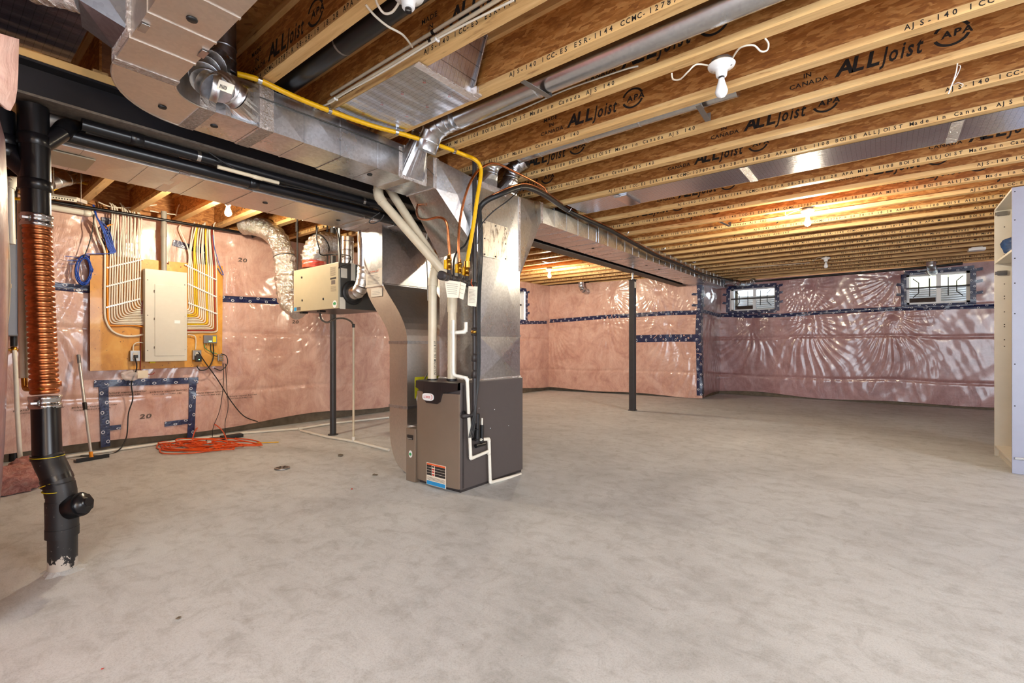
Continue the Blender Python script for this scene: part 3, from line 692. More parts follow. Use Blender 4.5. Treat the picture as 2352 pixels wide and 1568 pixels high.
# second takeoff boot
tk2 = thing('takeoff_boot', 'smaller galvanised takeoff boot tilting up beside the yellow gas line above the furnace', 'duct', (-2.6, 2.2, 2.3))
e = aX(962, 322, -2.56); boot(tk2, 2.08, 2.28, ZT0, ZT0+.19, X1, e, .062, (.25, .1, 1))
for y in (2.065, 2.285): MB().box((X1, y-.012, ZT0-.01), (X1+.006, y+.014, ZT1-.02)).build('foil_tape', 'foil_tape', tk2)
MB().box((X1, 2.06, ZT0-.012), (X1+.008, 2.29, ZT0+.012)).build('foil_tape', 'foil_tape', tk2)
gored(tk2, 'elbow_gore', [e, e+Vector((.02, .02, .07)), e+Vector((.06, .07, .11)), e+Vector((.14, .10, .13))], .062, 'galv')
# round duct in the joist bay leading away from it
def round_duct(label, pts, r, name='round_duct', rings=4, mat='galv_pipe'):
    t = thing(name, label, 'duct', pts[0]); d = (Vector(pts[-1])-Vector(pts[0])).normalized()
    ringed(MB(), pts, r, 28, [(Vector(pts[0])+d*((Vector(pts[-1])-Vector(pts[0])).length*(i+.5)/rings), d) for i in range(rings)]).build('pipe', mat, t); return t
yb = (jfar(-1)+jfar(0)-FD)/2
rd1 = round_duct('long shiny round duct lying in the joist bay beside the unlit bulb', [(-2.16, yb+.01, ZJ+.08), (2.8, yb+.01, ZJ+.08)], .074)
gored(rd1, 'elbow_gore', [(-2.16, yb+.01, ZJ+.08), (-2.26, yb, ZJ+.075), (-2.38, yb-.02, ZJ+.03), (-2.44, yb-.03, ZJ-.08)], .072, 'galv')
MB().tube([(-.30, yb+.01, ZJ+.08), (-.22, yb+.01, ZJ+.08)], .0755, 28).build('foil_tape', 'foil_tape', rd1)
yb2 = (jfar(1)+jfar(2)-FD)/2
rd2 = round_duct('round duct half hidden in the joist bay above the furnace plenum', [(-2.25, yb2-.045, ZJ+.11), (aZ(1650, 245, ZJ).x+.1, yb2-.045, ZJ+.11)], .074)
def hanger(px0, py0, px1, py1, label):
    a, c = aZ(px0, py0, ZJ-.004), aZ(px1, py1, ZJ-.004); d = (c-a).normalized(); n = Vector((d.y, -d.x, 0))*.016
    t = thing('duct_strap', label, 'strap', a); MB().slab([a-n, c-n, c+n, a+n], (0, 0, .003)).build('strap', 'steel_strap', t)
    MB().slab([c-n, c+n, c+n+Vector((0, 0, .05)), c-n+Vector((0, 0, .05))], d*.003).build('strap_tail', 'steel_strap', t)
hanger(1200, 187, 1262, 224, 'flat metal strap holding the long round duct between two joists')
hanger(1604, 243, 1626, 278, 'flat metal strap between joists below the unlit bulb')
hanger(1655, 510, 1676, 520, 'short metal strap between far joists left of the lit bulb')
hanger(1246, 600, 1258, 604, 'pale metal strap between joists left of the far lit bulb')
# supply trunk towards the back wall
R0, R1, RZ0 = -3.10, -2.64, CAMH+1.194
tr = thing('supply_trunk', 'long galvanised trunk duct with ribbed sides running from the furnace to the far wall', 'duct', (-2.87, 6, RZ0))
xsec(MB(), rectY(3.185, -2.88, -2.452, 1.66, 2.335), rectY(3.77, R0, R1, RZ0, ZJ-.006), .012).build('transition', 'galv', tr)
runY(tr, 3.775, 10.6, .235, R0, R1, RZ0, ZJ-.006, cleat=5, up=.003)
band(tr, 'foil_tape', 3.75, 3.80, R0, R1, RZ0, ZJ-.007)
for px, py in ((1362, 570), (1485, 609), (1514, 618)): p = aZ(px, py, RZ0); plug(tr, p.x, p.y, RZ0-.003)
for y in (4.9, 6.1, 7.4, 8.5): MB().box((R1, y-.012, RZ0-.004), (R1+.006, y+.012, ZJ)).build('hanger_strap', 'chrome', tr)
gored(tr, 'elbow_gore', [(-2.62, 10.35, 2.38), (-2.50, 10.42, 2.38), (-2.38, 10.5, 2.34), (-2.26, 10.75, 2.36), (-2.2, 10.95, 2.42)], .06, 'galv')
# plenum on the furnace
PX0, PX1, PY0, PY1 = -2.88, -2.45, 2.66, 3.185
pl = thing('plenum', 'tall galvanised sheet metal plenum standing on top of the furnace', 'duct', (-2.66, 2.92, .8))
for z0, z1 in ((.80, 1.145), (1.155, 2.336)): xsec(MB(), rectZ(z0, PX0, PX1, PY0, PY1), rectZ(z1, PX0, PX1, PY0, PY1), .014).build('casing', 'galv', pl)
MB().hexa(rectZ(1.143, PX0-.006, PX1+.006, PY0-.006, PY1+.006), rectZ(1.157, PX0-.006, PX1+.006, PY0-.006, PY1+.006)).build('drive_cleat', 'galv', pl)
MB().hexa(rectZ(.80, PX0-.008, PX1+.008, PY0-.008, PY1+.008), rectZ(.812, PX0-.008, PX1+.008, PY0-.008, PY1+.008)).build('base_flange', 'foil_tape', pl)
a, c = aX(1108, 505, PX1+.012), aX(1165, 600, PX1+.012)
MB().box((PX1+.002, a.y, c.z), (PX1+.014, c.y, a.z)).build('access_panel', 'galv_stained', pl)
for f, g in ((.08, .06), (.92, .06), (.08, .94), (.92, .94), (.08, .5), (.92, .5), (.5, .06), (.5, .94)):
    MB().lathe([(.006, 0), (.006, .003), (0, .004)], (PX1+.014, a.y+(c.y-a.y)*f, c.z+(a.z-c.z)*g), (1, 0, 0), 8).build('screw', 'black_iron', pl)
for y, zz in ((2.80, 2.42), (3.06, 2.46)):
    b = MB(); nseg = 20; vs = []
    for j in range(nseg):
        an = 2*PI*j/nseg; k = 1/max(abs(math.cos(an)), abs(math.sin(an))); vs.append((PX1-.09+math.cos(an)*k*.09, y+math.sin(an)*k*.115, 2.337))
    for j in range(nseg):
        an = 2*PI*j/nseg; vs.append((PX1-.02+math.cos(an)*.062, y+.02+math.sin(an)*.062, zz))
    b.add(vs, [(j, (j+1) % nseg, nseg+(j+1) % nseg, nseg+j) for j in range(nseg)]); b.build('top_boot', 'galv', pl)
    gored(pl, 'elbow_gore', [(PX1-.02, y+.02, zz), (PX1-.01, y+.02, zz+.05), (PX1+.03, y+.03, zz+.10), (PX1+.12, y+.05, zz+.13)], .062, 'galv')
MB().box((PX1, 2.67, 2.29), (PX1+.006, 3.0, 2.336)).build('foil_tape', 'foil_tape', pl); MB().box((PX1, 3.165, 1.7), (PX1+.006, 3.19, 2.33)).build('foil_tape', 'foil_tape', pl)
MB().box((PX0+.03, PY0-.006, 1.62), (PX1-.01, PY0, 1.66)).build('foil_tape', 'foil_tape', pl); MB().box((PX0+.0, PY0-.004, 1.68), (PX0+.2, PY0, 1.80)).build('foil_tape', 'foil_tape', pl)
# return duct left of the beam and its S-curved drop
ZR0 = CAMH+1.055
rt = thing('return_duct', 'wide galvanised return duct under the ceiling left of the black beam', 'duct', (-3.6, 1.8, ZR0))
runY(rt, .55, 3.20, .29, -3.88, -3.41, ZR0, 2.40, 'galv_warm', cleat=3, up=.005)
for y in (1.02, 2.42): band(rt, 'foil_tape', y-.03, y+.03, -3.88, -3.41, ZR0, 2.40)
MB().hexa(rectY(.30, -3.84, -3.40, ZR0-.002, 2.40), rectY(.55, -3.88, -3.41, ZR0, 2.40)).build('end_section', 'galv_warm', rt)
a = aZ(225, 400, ZR0-.003); MB().box((-3.78, .30, ZR0-.010), (-3.52, .62, ZR0-.003)).build('timber_patch', 'hrv_beige', rt)
for px, py in ((609, 464), (777, 504)): p = aZ(px, py, ZR0); plug(rt, p.x, p.y, ZR0-.006)
dp = thing('return_drop', 'galvanised S-curved return drop beside the furnace with paper permits stuck on it', 'duct', (-3.3, 2.8, 0))
RY0, RY1 = 2.52, 3.13
prof = [(ZR0, -3.775, -3.46), (1.9, -3.74, -3.46), (1.62, -3.70, -3.46)]
for i in range(1, 11):
    t = i/10; sft = t*t*(3-2*t); zz = 1.62-t*.52; prof.append((zz, -3.70+.345*sft, -3.46+.34*(math.sin(t*PI/2)**1.2)))
def dropsec(name, pr, mat='galv_warm'):
    b = MB()
    for i in range(len(pr)-1):
        (za, a0, a1), (zc, c0, c1) = pr[i], pr[i+1]; b.hexa(rectZ(za, a0, a1, RY0, RY1), rectZ(zc, c0, c1, RY0, RY1))
    b.build(name, mat, dp)
xsec(MB(), rectZ(ZR0, -3.775, -3.46, RY0, RY1), rectZ(1.60, -3.70, -3.46, RY0, RY1), .012).build('drop_section', 'galv', dp)
dropsec('offset_section', prof[2:], 'galv_warm')
xsec(MB(), rectZ(1.10, -3.355, -3.12, RY0, RY1), rectZ(.55, -3.355, -3.12, RY0, RY1), .006).build('drop_section', 'galv_warm', dp)
bp = [(.55, -3.355, -3.12)]
for i in range(1, 13):
    t = i/12; bp.append((.55-.55*t, -3.355+.235*(1-math.sqrt(max(0, 1-max(0, (t-.35)/.65)**2))), -3.12+.0*t))
dropsec('boot_section', bp)
MB().hexa(rectY(2.56, -3.14, -2.985, .02, .40), rectY(3.10, -3.14, -2.985, .02, .40)).build('boot_neck', 'galv_warm', dp)
for z, x0, x1 in ((1.60, -3.705, -3.455), (1.095, -3.36, -3.115), (.55, -3.36, -3.115)):
    MB().hexa(rectZ(z-.012, x0-.004, x1+.004, RY0-.004, RY1+.004), rectZ(z+.012, x0-.004, x1+.004, RY0-.004, RY1+.004)).build('drive_cleat', 'galv', dp)
for z in (.98, .86, .74): MB().hexa(rectZ(z-.004, -3.357, -3.118, RY0-.002, RY1+.002), rectZ(z+.004, -3.357, -3.118, RY0-.002, RY1+.002)).build('stiffening_bead', 'galv_warm', dp)
def paperY(root, px0, py0, px1, py1, y, lines, red=None, name='permit'):
    a, c = aY(px0, py1, y), aY(px1, py0, y); o = MB().box((a.x, y-.002, a.z), (c.x, y, c.z)).build(name, 'paper', root); w, h = c.x-a.x, c.z-a.z
    for i in range(lines):
        z = c.z-h*(.38+.55*i/lines); MB().box((a.x+w*.1, y-.003, z), (c.x-w*(.1+.2*random.random()), y-.0022, z+h*.018)).build('print_line', 'ink_grey', o)
    if red: write(red, h*.10, (a.x+w*.28, y-.003, c.z-h*.19), (1, 0, 0), (0, 0, 1), 'ink_orange', 'print', o, wide=.9)
    return o
paperY(dp, 841, 614, 878, 660, RY0-.003, 7, 'POWER VAC'); paperY(dp, 853, 660, 878, 682, RY0-.003, 3)
MB().box((-3.118, 2.60, .62), (-3.114, 3.05, .80)).build('yellow_filter', 'yellow_filter', dp)
# foil bubble panels nailed under the joists
def foilpan(name, label, x0, x1, y0, y1, mat='foil_board', seams=()):
    t = thing(name, label, 'foil panel', ((x0+x1)/2, (y0+y1)/2, ZJ)); n = 40; b = MB()
    for i in range(n+1):
        x = x0+(x1-x0)*i/n; dz = -.004-.003*math.sin(i*1.3)
        b.v += [(x, y0, ZJ-.003), (x, (y0+y1)/2, ZJ+dz-.003), (x, y1, ZJ-.003)]
    b.f = [(3*i+j, 3*i+j+1, 3*i+j+4, 3*i+j+3) for i in range(n) for j in (0, 1)]; b.sm = [True]*len(b.f); b.uv = [(0, 0)]*len(b.v); b.build('foil_sheet', mat, t)
    for s in seams: MB().box((s-.03, y0, ZJ-.011), (s+.03, y1, ZJ-.009)).build('foil_tape', 'foil_tape', t)
    return t
f1 = foilpan('foil_panning', 'long silver foil strip closing a joist bay across the right of the ceiling', aZ(1320, 478, ZJ).x, 4.5, jfar(4)-.01, jfar(5)-.018, seams=(aZ(1440, 462, ZJ).x, aZ(1722, 400, ZJ).x, aZ(2195, 292, ZJ).x))
a = aZ(1440, 462, ZJ); MB().box((a.x-.02, jfar(4)+.03, ZJ-.022), (a.x+.10, jfar(5)-.06, ZJ-.004)).build('grille', 'chrome', f1)
k = -3; y0, y1 = jfar(-2)-FD*.9, jfar(-1)-FD*.5
xa, xb = aZ(800, 262, ZJ).x, aZ(985, 160, ZJ).x
f2 = foilpan('foil_duct_end', 'silver foil board with red grid print closing a joist bay above the gas line', xa, xb, y0, y1)
q = [(xb-.01, y0+.07, ZJ-.002), (xb-.01, y1-.03, ZJ-.002), (xb+.11, y1-.03, ZD-.02), (xb+.11, y0+.07, ZD-.02)]
MB().slab(q, (.008, 0, .003)).build('sloped_foil', 'foil_board', f2)
for i in range(8):
    x = xa+(xb-xa)*((i % 4)+.5)/4; y = y0+(y1-y0)*(.3+.42*(i//4)); bb = MB()
    bb.lathe([(.005, 0), (.0075, 0)], (x, y, ZJ-.0125), (0, 0, 1), 12); bb.uv = [(0, 0)]*len(bb.v); bb.build('printed_ring', 'ink_red', f2)
MB().box((xb-.02, y0, ZJ-.012), (xb+.02, y1, ZJ-.004)).build('foil_tape', 'foil_tape', f2); MB().box((xb-.0, y1-.05, ZJ-.01), (xb+.05, y1-.005, ZJ+.03)).build('foil_tape', 'foil_tape', f2)
MB().slab([(xb, y1-.035, ZJ), (xb+.11, y1-.035, ZD-.02), (xb+.125, y1-.05, ZD-.02), (xb+.02, y1-.05, ZJ)], (.002, .006, 0)).build('foil_tape', 'foil_tape', f2)
f3 = foilpan('dark_foil_panning', 'dark foil sheet under the joists at the top left corner', -3.15, -2.36, .07, .46, 'foil_dark')
bt2 = thing('foil_taped_boot', 'crumpled foil-taped boot with barcode label on the side of the big duct', 'duct', aZ(290, 60, ZT0+.1))
c0 = aZ(300, 85, ZT0+.05)
boot_m = MB(); A = [(c0.x-.10, .492, ZT0+.02), (c0.x+.10, .492, ZT0+.02), (c0.x+.10, .492, ZT1), (c0.x-.10, .492, ZT1)]; B = [(c0.x-.17, .40, ZT0+.10), (c0.x+.02, .36, ZT0+.10), (c0.x+.02, .36, ZT1), (c0.x-.17, .40, ZT1)]
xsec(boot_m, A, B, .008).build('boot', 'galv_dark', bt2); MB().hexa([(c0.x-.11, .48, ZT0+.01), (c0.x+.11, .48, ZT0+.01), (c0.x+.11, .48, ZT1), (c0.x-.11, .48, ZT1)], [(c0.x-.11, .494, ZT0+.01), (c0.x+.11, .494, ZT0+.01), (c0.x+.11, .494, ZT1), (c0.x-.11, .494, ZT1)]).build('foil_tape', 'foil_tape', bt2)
gored(bt2, 'elbow_gore', [(c0.x-.08, .38, ZT0+.17), (c0.x-.12, .32, ZT0+.18), (c0.x-.2, .27, ZT0+.2)], .06, 'foil_tape')
# ================================================================== furnace
FX0, FX1, FY0, FY1, FZ = -2.875, -2.41, 2.43, 3.175, .80
fu = thing('furnace', 'tall dark grey gas furnace with bronze front door standing on the concrete floor', 'furnace', (-2.64, 2.8, 0))
MB().bbox((FX0, FY0, .02), (FX1, FY1, FZ), .006).build('cabinet', 'dark_cab', fu); MB().box((FX0+.01, FY0+.01, 0), (FX1-.01, FY1-.01, .022)).build('base_rail', 'black_iron', fu)
b = MB(); n = 14; vs = []                      # slightly bowed door
for i in range(n+1):
    t = i/n; x = FX0+.004+(FX1-FX0-.008)*t; y = FY0-.014-.020*math.sin(PI*t); vs += [(x, y, .03), (x, y, FZ-.085), (x, FY0, .03), (x, FY0, FZ-.085)]
for i in range(n): q = 4*i; b.add(vs[q:q+8], [(0, 4, 5, 1), (1, 5, 7, 3), (3, 7, 6, 2), (2, 6, 4, 0)], False)
b.add(vs[:4], [(0, 1, 3, 2)]); b.add(vs[-4:], [(0, 1, 3, 2)]); door = b.build('front_door', 'door_bronze', fu)
def yd(x): t = (x-FX0)/(FX1-FX0); return FY0-.014-.020*math.sin(PI*max(0, min(1, t)))
xm = (FX0+FX1)/2
poly2 = [(FX0+.002, FZ-.004), (FX0+.002, FZ-.055), (FX0+.10, FZ-.082), (FX0+.125, FZ-.15), (FX0+.145, FZ-.165), (FX1-.20, FZ-.165), (FX1-.175, FZ-.15), (FX1-.15, FZ-.082), (FX1-.002, FZ-.055), (FX1-.002, FZ-.004)]
b = MB(); nn = len(poly2); f = [(x, yd(x)-.012, z) for x, z in poly2]; k = [(x, FY0, z) for x, z in poly2]
# split the bowed trim into column strips so that it follows the door
cols = 16
def lowz(x):
    for (xa, za), (xb, zb) in zip(poly2[1:], poly2[2:9]):
        if xa <= x <= xb and xb > xa: return za+(zb-za)*(x-xa)/(xb-xa)
    return FZ-.055
xs = sorted(set([FX0+.002+(FX1-FX0-.004)*i/cols for i in range(cols+1)]+[p[0] for p in poly2[1:9]]))
for xa, xb in zip(xs, xs[1:]):
    b.hexa([(xa, yd(xa)-.014, lowz(xa)), (xb, yd(xb)-.014, lowz(xb)), (xb, FY0+.002, lowz(xb)), (xa, FY0+.002, lowz(xa))], [(xa, yd(xa)-.010, FZ-.004), (xb, yd(xb)-.010, FZ-.004), (xb, FY0+.002, FZ+.002), (xa, FY0+.002, FZ+.002)])
b.build('top_trim', 'trim_black', fu)
bx_, bz_ = FX0+.172, FZ-.118; yb_ = yd(bx_)-.016
def oval2(cx_, cz_, rx, rz, y, t, name, mat, par, p=2.6):
    pts = []
    for i in range(28):
        a = 2*PI*i/28; c_, s_ = math.cos(a), math.sin(a); pts.append((cx_+rx*math.copysign(abs(c_)**(2/p), c_), y, cz_+rz*math.copysign(abs(s_)**(2/p), s_)))
    return MB().slab(pts, (0, -t, 0)).build(name, mat, par)
bd = oval2(bx_, bz_, .062, .028, yb_, .004, 'badge', 'porcelain', fu, 3)
write('LENNOX', .019, (bx_-.046, yb_-.0052, bz_-.010), (1, 0, 0), (0, 0, 1), 'ink_red', 'badge_lettering', bd, pitch=.0128, wide=.62)
b = MB(); 
for i in range(12):
    a0, a1 = -1.25+2.5*i/12, -1.25+2.5*(i+1)/12
    b.add([(bx_+.024+.028*math.cos(a0), yb_-.0052, bz_+.021*math.sin(a0)), (bx_+.024+.028*math.cos(a1), yb_-.0052, bz_+.021*math.sin(a1)), (bx_+.024+.022*math.cos(a1), yb_-.0052, bz_+.019*math.sin(a1)), (bx_+.024+.022*math.cos(a0), yb_-.0052, bz_+.019*math.sin(a0))], [(0, 1, 2, 3)])
b.uv = [(0, 0)]*len(b.v); b.build('badge_swoosh', 'ink_red', bd)
lx0, lx1, lz0, lz1 = aY(980, 1112, FY0-.034).x, aY(1024, 1125, FY0-.034).x, aY(1002, 1117, FY0-.034).z, aY(1002, 1066, FY0-.034).z
yl = FY0-.0355; lb = MB().box((lx0, yl, lz0), (lx1, yl+.003, lz1)).build('warning_label', 'paper', fu); lw, lh = lx1-lx0, lz1-lz0
def lab(x0, x1, z0, z1, m, nm): return MB().box((lx0+lw*x0, yl-.001, lz0+lh*z0), (lx0+lw*x1, yl, lz0+lh*z1)).build(nm, m, lb)
lab(.02, .98, .02, .19, 'ink_blue', 'label_band'); lab(.02, .98, .91, .98, 'ink_orange', 'label_band')
for z in (.80, .68, .56, .44): lab(.02, .28, z, z+.105, 'trim_black', 'label_cell'); lab(.45, .98, z, z+.105, 'trim_black', 'label_cell')
for z in (.46, .58, .70, .82): lab(.31, .42, z, z+.07, 'ink_red' if z != .82 else 'ink_black', 'label_symbol')
for z in (.30, .35, .40): lab(.05, .95, z-.06, z-.045, 'ink_grey', 'label_line')
for px, py in ((1100, 937), (1136, 1025-85), (1126, 983), (1168, 977), (1109, 990)):
    p = aX(px, py, FX1); MB().lathe([(.005, 0), (.005, .003), (0, .004)], (FX1, p.y, p.z), (1, 0, 0), 8).build('screw', 'chrome', fu)
p = aX(1064, 952, FX1); MB().lathe([(.03, 0), (.03, .004), (.02, .004), (.02, .001), (0, .001)], (FX1, p.y, p.z), (1, 0, 0), 18).build('gas_knockout', 'black_rubber', fu)
MB().box((FX1-.003, FY0+.02, .03), (FX1+.001, FY0+.035, FZ-.02)).build('side_seam', 'black_iron', fu)
# filter cabinet
fc = thing('filter_cabinet', 'low narrow bronze filter cabinet with a slot handle on the left side of the furnace', 'cabinet', (-2.93, 2.75, 0))
MB().bbox((-2.985, 2.40, .0), (FX0-.002, 3.12, .415), .004).build('casing', 'door_bronze', fc)
MB().box((-2.965, 2.394, .33), (-2.90, 2.401, .365)).build('handle_slot', 'trim_black', fc); MB().box((-2.962, 2.391, .335), (-2.903, 2.396, .342)).build('handle_lip', 'chrome', fc)
g = oval2(-2.93, .215, .020, .028, 2.3995, .002, 'round_sticker', 'porcelain', fc, 2); oval2(-2.93, .215, .015, .012, 2.397, .001, 'sticker_print', 'ink_green', g, 2)
# ------------------------------------------------------------------ gas manifold with valves, tags
D = lambda px, py, d: aD(px, py, d)
gp = aX(1090, 645, -2.365); GX, GY = gp.x, gp.y
mf = thing('gas_manifold', 'black iron gas manifold pipe with brass shutoff valves hanging in front of the plenum', 'pipe', gp)
m0, m1 = D(1016, 633, 2.99), D(1090, 656, 3.475)
MB().cyl(m0, m1, .019, 14).build('header_pipe', 'black_iron', mf)
for f in (.0, .10, .27, .42, .58, .74, .98):
    c = m0.lerp(m1, f); d = (m1-m0).normalized(); MB().tube([c-d*.022, c-d*.018, c+d*.018, c+d*.022], [.022, .027, .027, .022], 14).build('tee_collar', 'black_iron', mf)
MB().lathe([(.0, -.02), (.03, -.018), (.03, .018), (0, .02)], m0, (m1-m0), 14).build('end_cap', 'black_iron', mf)
for f, top, yel in ((.18, (1031, 598), 0), (.5, (1055, 600), 0), (.72, (1072, 612), 1)):
    c = m0.lerp(m1, f); v = Vector((0, 0, 1))
    MB().tube([c, c+v*.03, c+v*.035, c+v*.055], [.018, .018, .014, .014], 12).build('nipple', 'black_iron', mf)
    va = MB(); va.tube([c+v*.05, c+v*.06, c+v*.061, c+v*.11, c+v*.111, c+v*.125, c+v*.126, c+v*.15], [.015, .019, .014, .014, .019, .019, .012, .012] if not yel else [.02, .026, .019, .019, .027, .027, .018, .018], 6); va = va.build('ball_valve', 'brass', mf)
    hb = c+v*.085+RT*-.022-FW*.01; MB().bbox(tuple(hb-Vector((.008, .008, .03))), tuple(hb+Vector((.008, .008, .03))), .004).build('valve_handle', 'gas_yellow', mf)
MB().cyl((GX, GY, .50), (GX, GY, ZJ-.05), .017, 14).build('drop_pipe', 'black_iron', mf)
for z in (.98, 1.17, .86, 1.50): MB().tube([(GX, GY, z-.03), (GX, GY, z-.025), (GX, GY, z+.025), (GX, GY, z+.03)], [.018, .025, .025, .018], 12).build('union', 'black_iron', mf)
p = aX(1066, 955, FX1+.02); MB().tube(smoothpath([(GX, GY, .60), (GX, GY-.03, .565), (p.x, p.y, p.z), (FX1, p.y, p.z)], 4), .016, 10).build('furnace_branch', 'black_iron', mf)
MB().lathe([(0, -.02), (.012, -.018), (.012, .018), (0, .02)], aX(1088, 762, -2.34), (1, .2, 0), 10).build('valve_tag', 'brass', mf)
for i in range(4):
    MB().tube(smoothpath([D(1098+2*i, 470, 3.45), D(1100+3*i, 560, 3.45), D(1097+2*i, 700, 3.42), D(1096+i*2, 860, 3.4), D(1092-2*i, 960, 3.38), D(1086-3*i, 1005, 3.37)], 5), .004, 6).build('control_wire', 'black_rubber', mf)
def tagcard(root, name, corners, d, lines):
    P = [D(x, y, d) for x, y in corners]; o = MB().slab(P, FW*.002).build(name, 'paper', root)
    for i in range(lines):
        t = .18+.7*i/lines; a = P[0].lerp(P[3], t); c = P[1].lerp(P[2], t); u = (c-a)
        MB().slab([a+u*.1-FW*.001, a+u*(.55+.35*random.random())-FW*.001, a+u*(.55+.3)-FW*.001-UP*.002, a+u*.1-FW*.001-UP*.002], -FW*.0004).build('print_line', 'ink_grey', o)
    return o
tg = thing('inspection_tag', 'creased wide paper inspection tag hanging under the gas manifold', 'tag', D(1045, 660, 3.05))
tagcard(tg, 'card', [(1021, 642), (1057, 647), (1053, 684), (1027, 683)], 3.05, 6); tagcard(tg, 'folded_card', [(1056, 646), (1071, 652), (1064, 688), (1054, 684)], 3.07, 3)
tg2 = thing('inspection_tag', 'narrow buff paper tag on red string by the gas drop pipe', 'tag', D(1086, 680, 3.2))
tagcard(tg2, 'card', [(1076, 657), (1097, 658), (1094, 704), (1074, 701)], 3.2, 10); MB().tube(smoothpath([D(1084, 641, 3.24), D(1082, 650, 3.22), D(1087, 659, 3.2)], 4), .0025, 6).build('string', 'cord_orange', tg2)
# yellow coated gas line
gl = thing('gas_line', 'bright yellow corrugated gas line strapped under the joists and dropping to the manifold', 'pipe', aZ(700, 230, ZJ-.03))
GP = [aZ(545, 170, ZJ-.02), aZ(590, 182, ZJ-.02), aZ(640, 205, ZJ-.03), aZ(700, 232, ZJ-.035), aZ(780, 263, ZJ-.035), aZ(860, 290, ZJ-.03), aZ(925, 308, ZJ-.025), aZ(1000, 331, ZJ-.025), aZ(1062, 354, ZJ-.03), D(1090, 366, 3.36), D(1103, 382, 3.4), D(1104, 405, 3.4), D(1096, 455, 3.38), D(1086, 525, 3.36), D(1073, 600, 3.32)]
P = smoothpath(GP, 14); MB().tube(P, [.0150 if i % 2 else .0136 for i in range(len(P))], 12).build('tube', 'gas_yellow', gl)
for px, py in ((600, 183), (913, 304), (1043, 347), (752, 252)):
    c = aZ(px, py, ZJ-.028); j = min(range(len(P)), key=lambda i: (P[i]-c).length); j = min(max(j, 1), len(P)-2); dd = (P[j+1]-P[j-1]).normalized()
    b = MB(); b.tube([P[j]-dd*.010, P[j]+dd*.010], .0175, 12); b.cyl(P[j], (P[j].x, P[j].y, ZJ), .006, 6); b.build('pipe_clip', 'chrome', gl)
MB().tube([P[-1]-UP*.0, P[-1]-UP*.045], .022, 8).build('coupling_nut', 'brass', gl)
# copper lines
def coil(name, label, pts, r, mat, cat='pipe', n=8, group=None, seg=10):
    P = smoothpath(pts, n); t = MB().tube(P, r, seg).build(name, mat, None, at=pts[0]); return tag(t, label, cat, group)
coil('copper_line', 'copper tube looping from the beam down to the first manifold valve', [D(962, 462, 3.75), D(957, 482, 3.6), D(962, 500, 3.4), D(980, 504, 3.25), D(1005, 499, 3.12), D(1021, 504, 3.08), D(1028, 522, 3.08), D(1031, 560, 3.08), D(1034, 600, 3.08)], .0085, 'copper')
coil('copper_line', 'copper tube rising from the second manifold valve and arching to a joist', [D(1055, 602, 3.22), D(1053, 560, 3.22), D(1056, 510, 3.24), D(1067, 455, 3.27), D(1082, 415, 3.32), D(1100, 390, 3.40), D(1125, 376, 3.47), D(1150, 379, 3.55), D(1185, 396, 3.7), D(1225, 416, 3.9), D(1248, 430, 4.05), D(1256, 442, 4.08)], .0085, 'copper')
# refrigerant line set along the right trunk
ls = thing('line_set', 'black insulated refrigerant line with copper tube running along the right hand trunk', 'pipe', aX(1300, 480, -2.56))
LP = [D(1070, 640, 3.58), D(1078, 585, 3.56), D(1094, 500, 3.5), D(1112, 465, 3.46), D(1150, 446, 3.5), D(1180, 434, 3.6), D(1205, 430, 3.72), D(1232, 438, 3.9), D(1262, 455, 4.2), aX(1300, 481, -2.57), aX(1355, 508, -2.57), aX(1400, 528, -2.57), aX(1450, 556, -2.57), aX(1510, 588, -2.57), aX(1560, 607, -2.57), aX(1610, 628, -2.57), aX(1650, 638, -2.54), (-2.3, 10.85, 2.40), (-1.2, 10.9, 2.41), (.3, 10.9, 2.42), (1.0, 10.9, 2.44)]
MB().tube(smoothpath(LP, 6), .021, 10).build('insulated_tube', 'black_rubber', ls)
off = Vector((.012, 0, .026)); CP = [Vector(p)+off for p in LP[3:16]]; MB().tube(smoothpath(CP, 6), .006, 8).build('liquid_tube', 'copper', ls)
for px, py in ((1306, 478), (1438, 532), (1523, 568), (1594, 598), (1640, 617), (1690, 628)):
    c = aX(px, py, -2.56); MB().tube(smoothpath([(c.x+.03, c.y, ZJ), (c.x+.035, c.y, c.z), (c.x+.01, c.y, c.z-.035), (c.x-.02, c.y, c.z-.02)], 5), .004, 6).build('hook', 'chrome', ls)
for px, py, d in ((1196, 431, 3.66), (1246, 446, 4.05)):
    c = D(px, py, d); MB().tube([c-RT*.004, c+RT*.004], .024, 10).build('cable_tie', 'black_rubber', ls)
coil('thermostat_cable', 'thin black cable sweeping from the line set down to the gas drop pipe', [D(1190, 440, 3.6), D(1165, 462, 3.5), D(1130, 488, 3.45), D(1104, 520, 3.42), D(1097, 560, 3.42)], .0045, 'black_rubber', 'cable')
coil('flexible_conduit', 'black flexible cable bending down to the connector box behind the gas valves', [D(1085, 520, 3.55), D(1070, 560, 3.5), D(1050, 578, 3.45), D(1042, 605, 3.42), D(1043, 660, 3.4)], .007, 'black_rubber', 'cable')
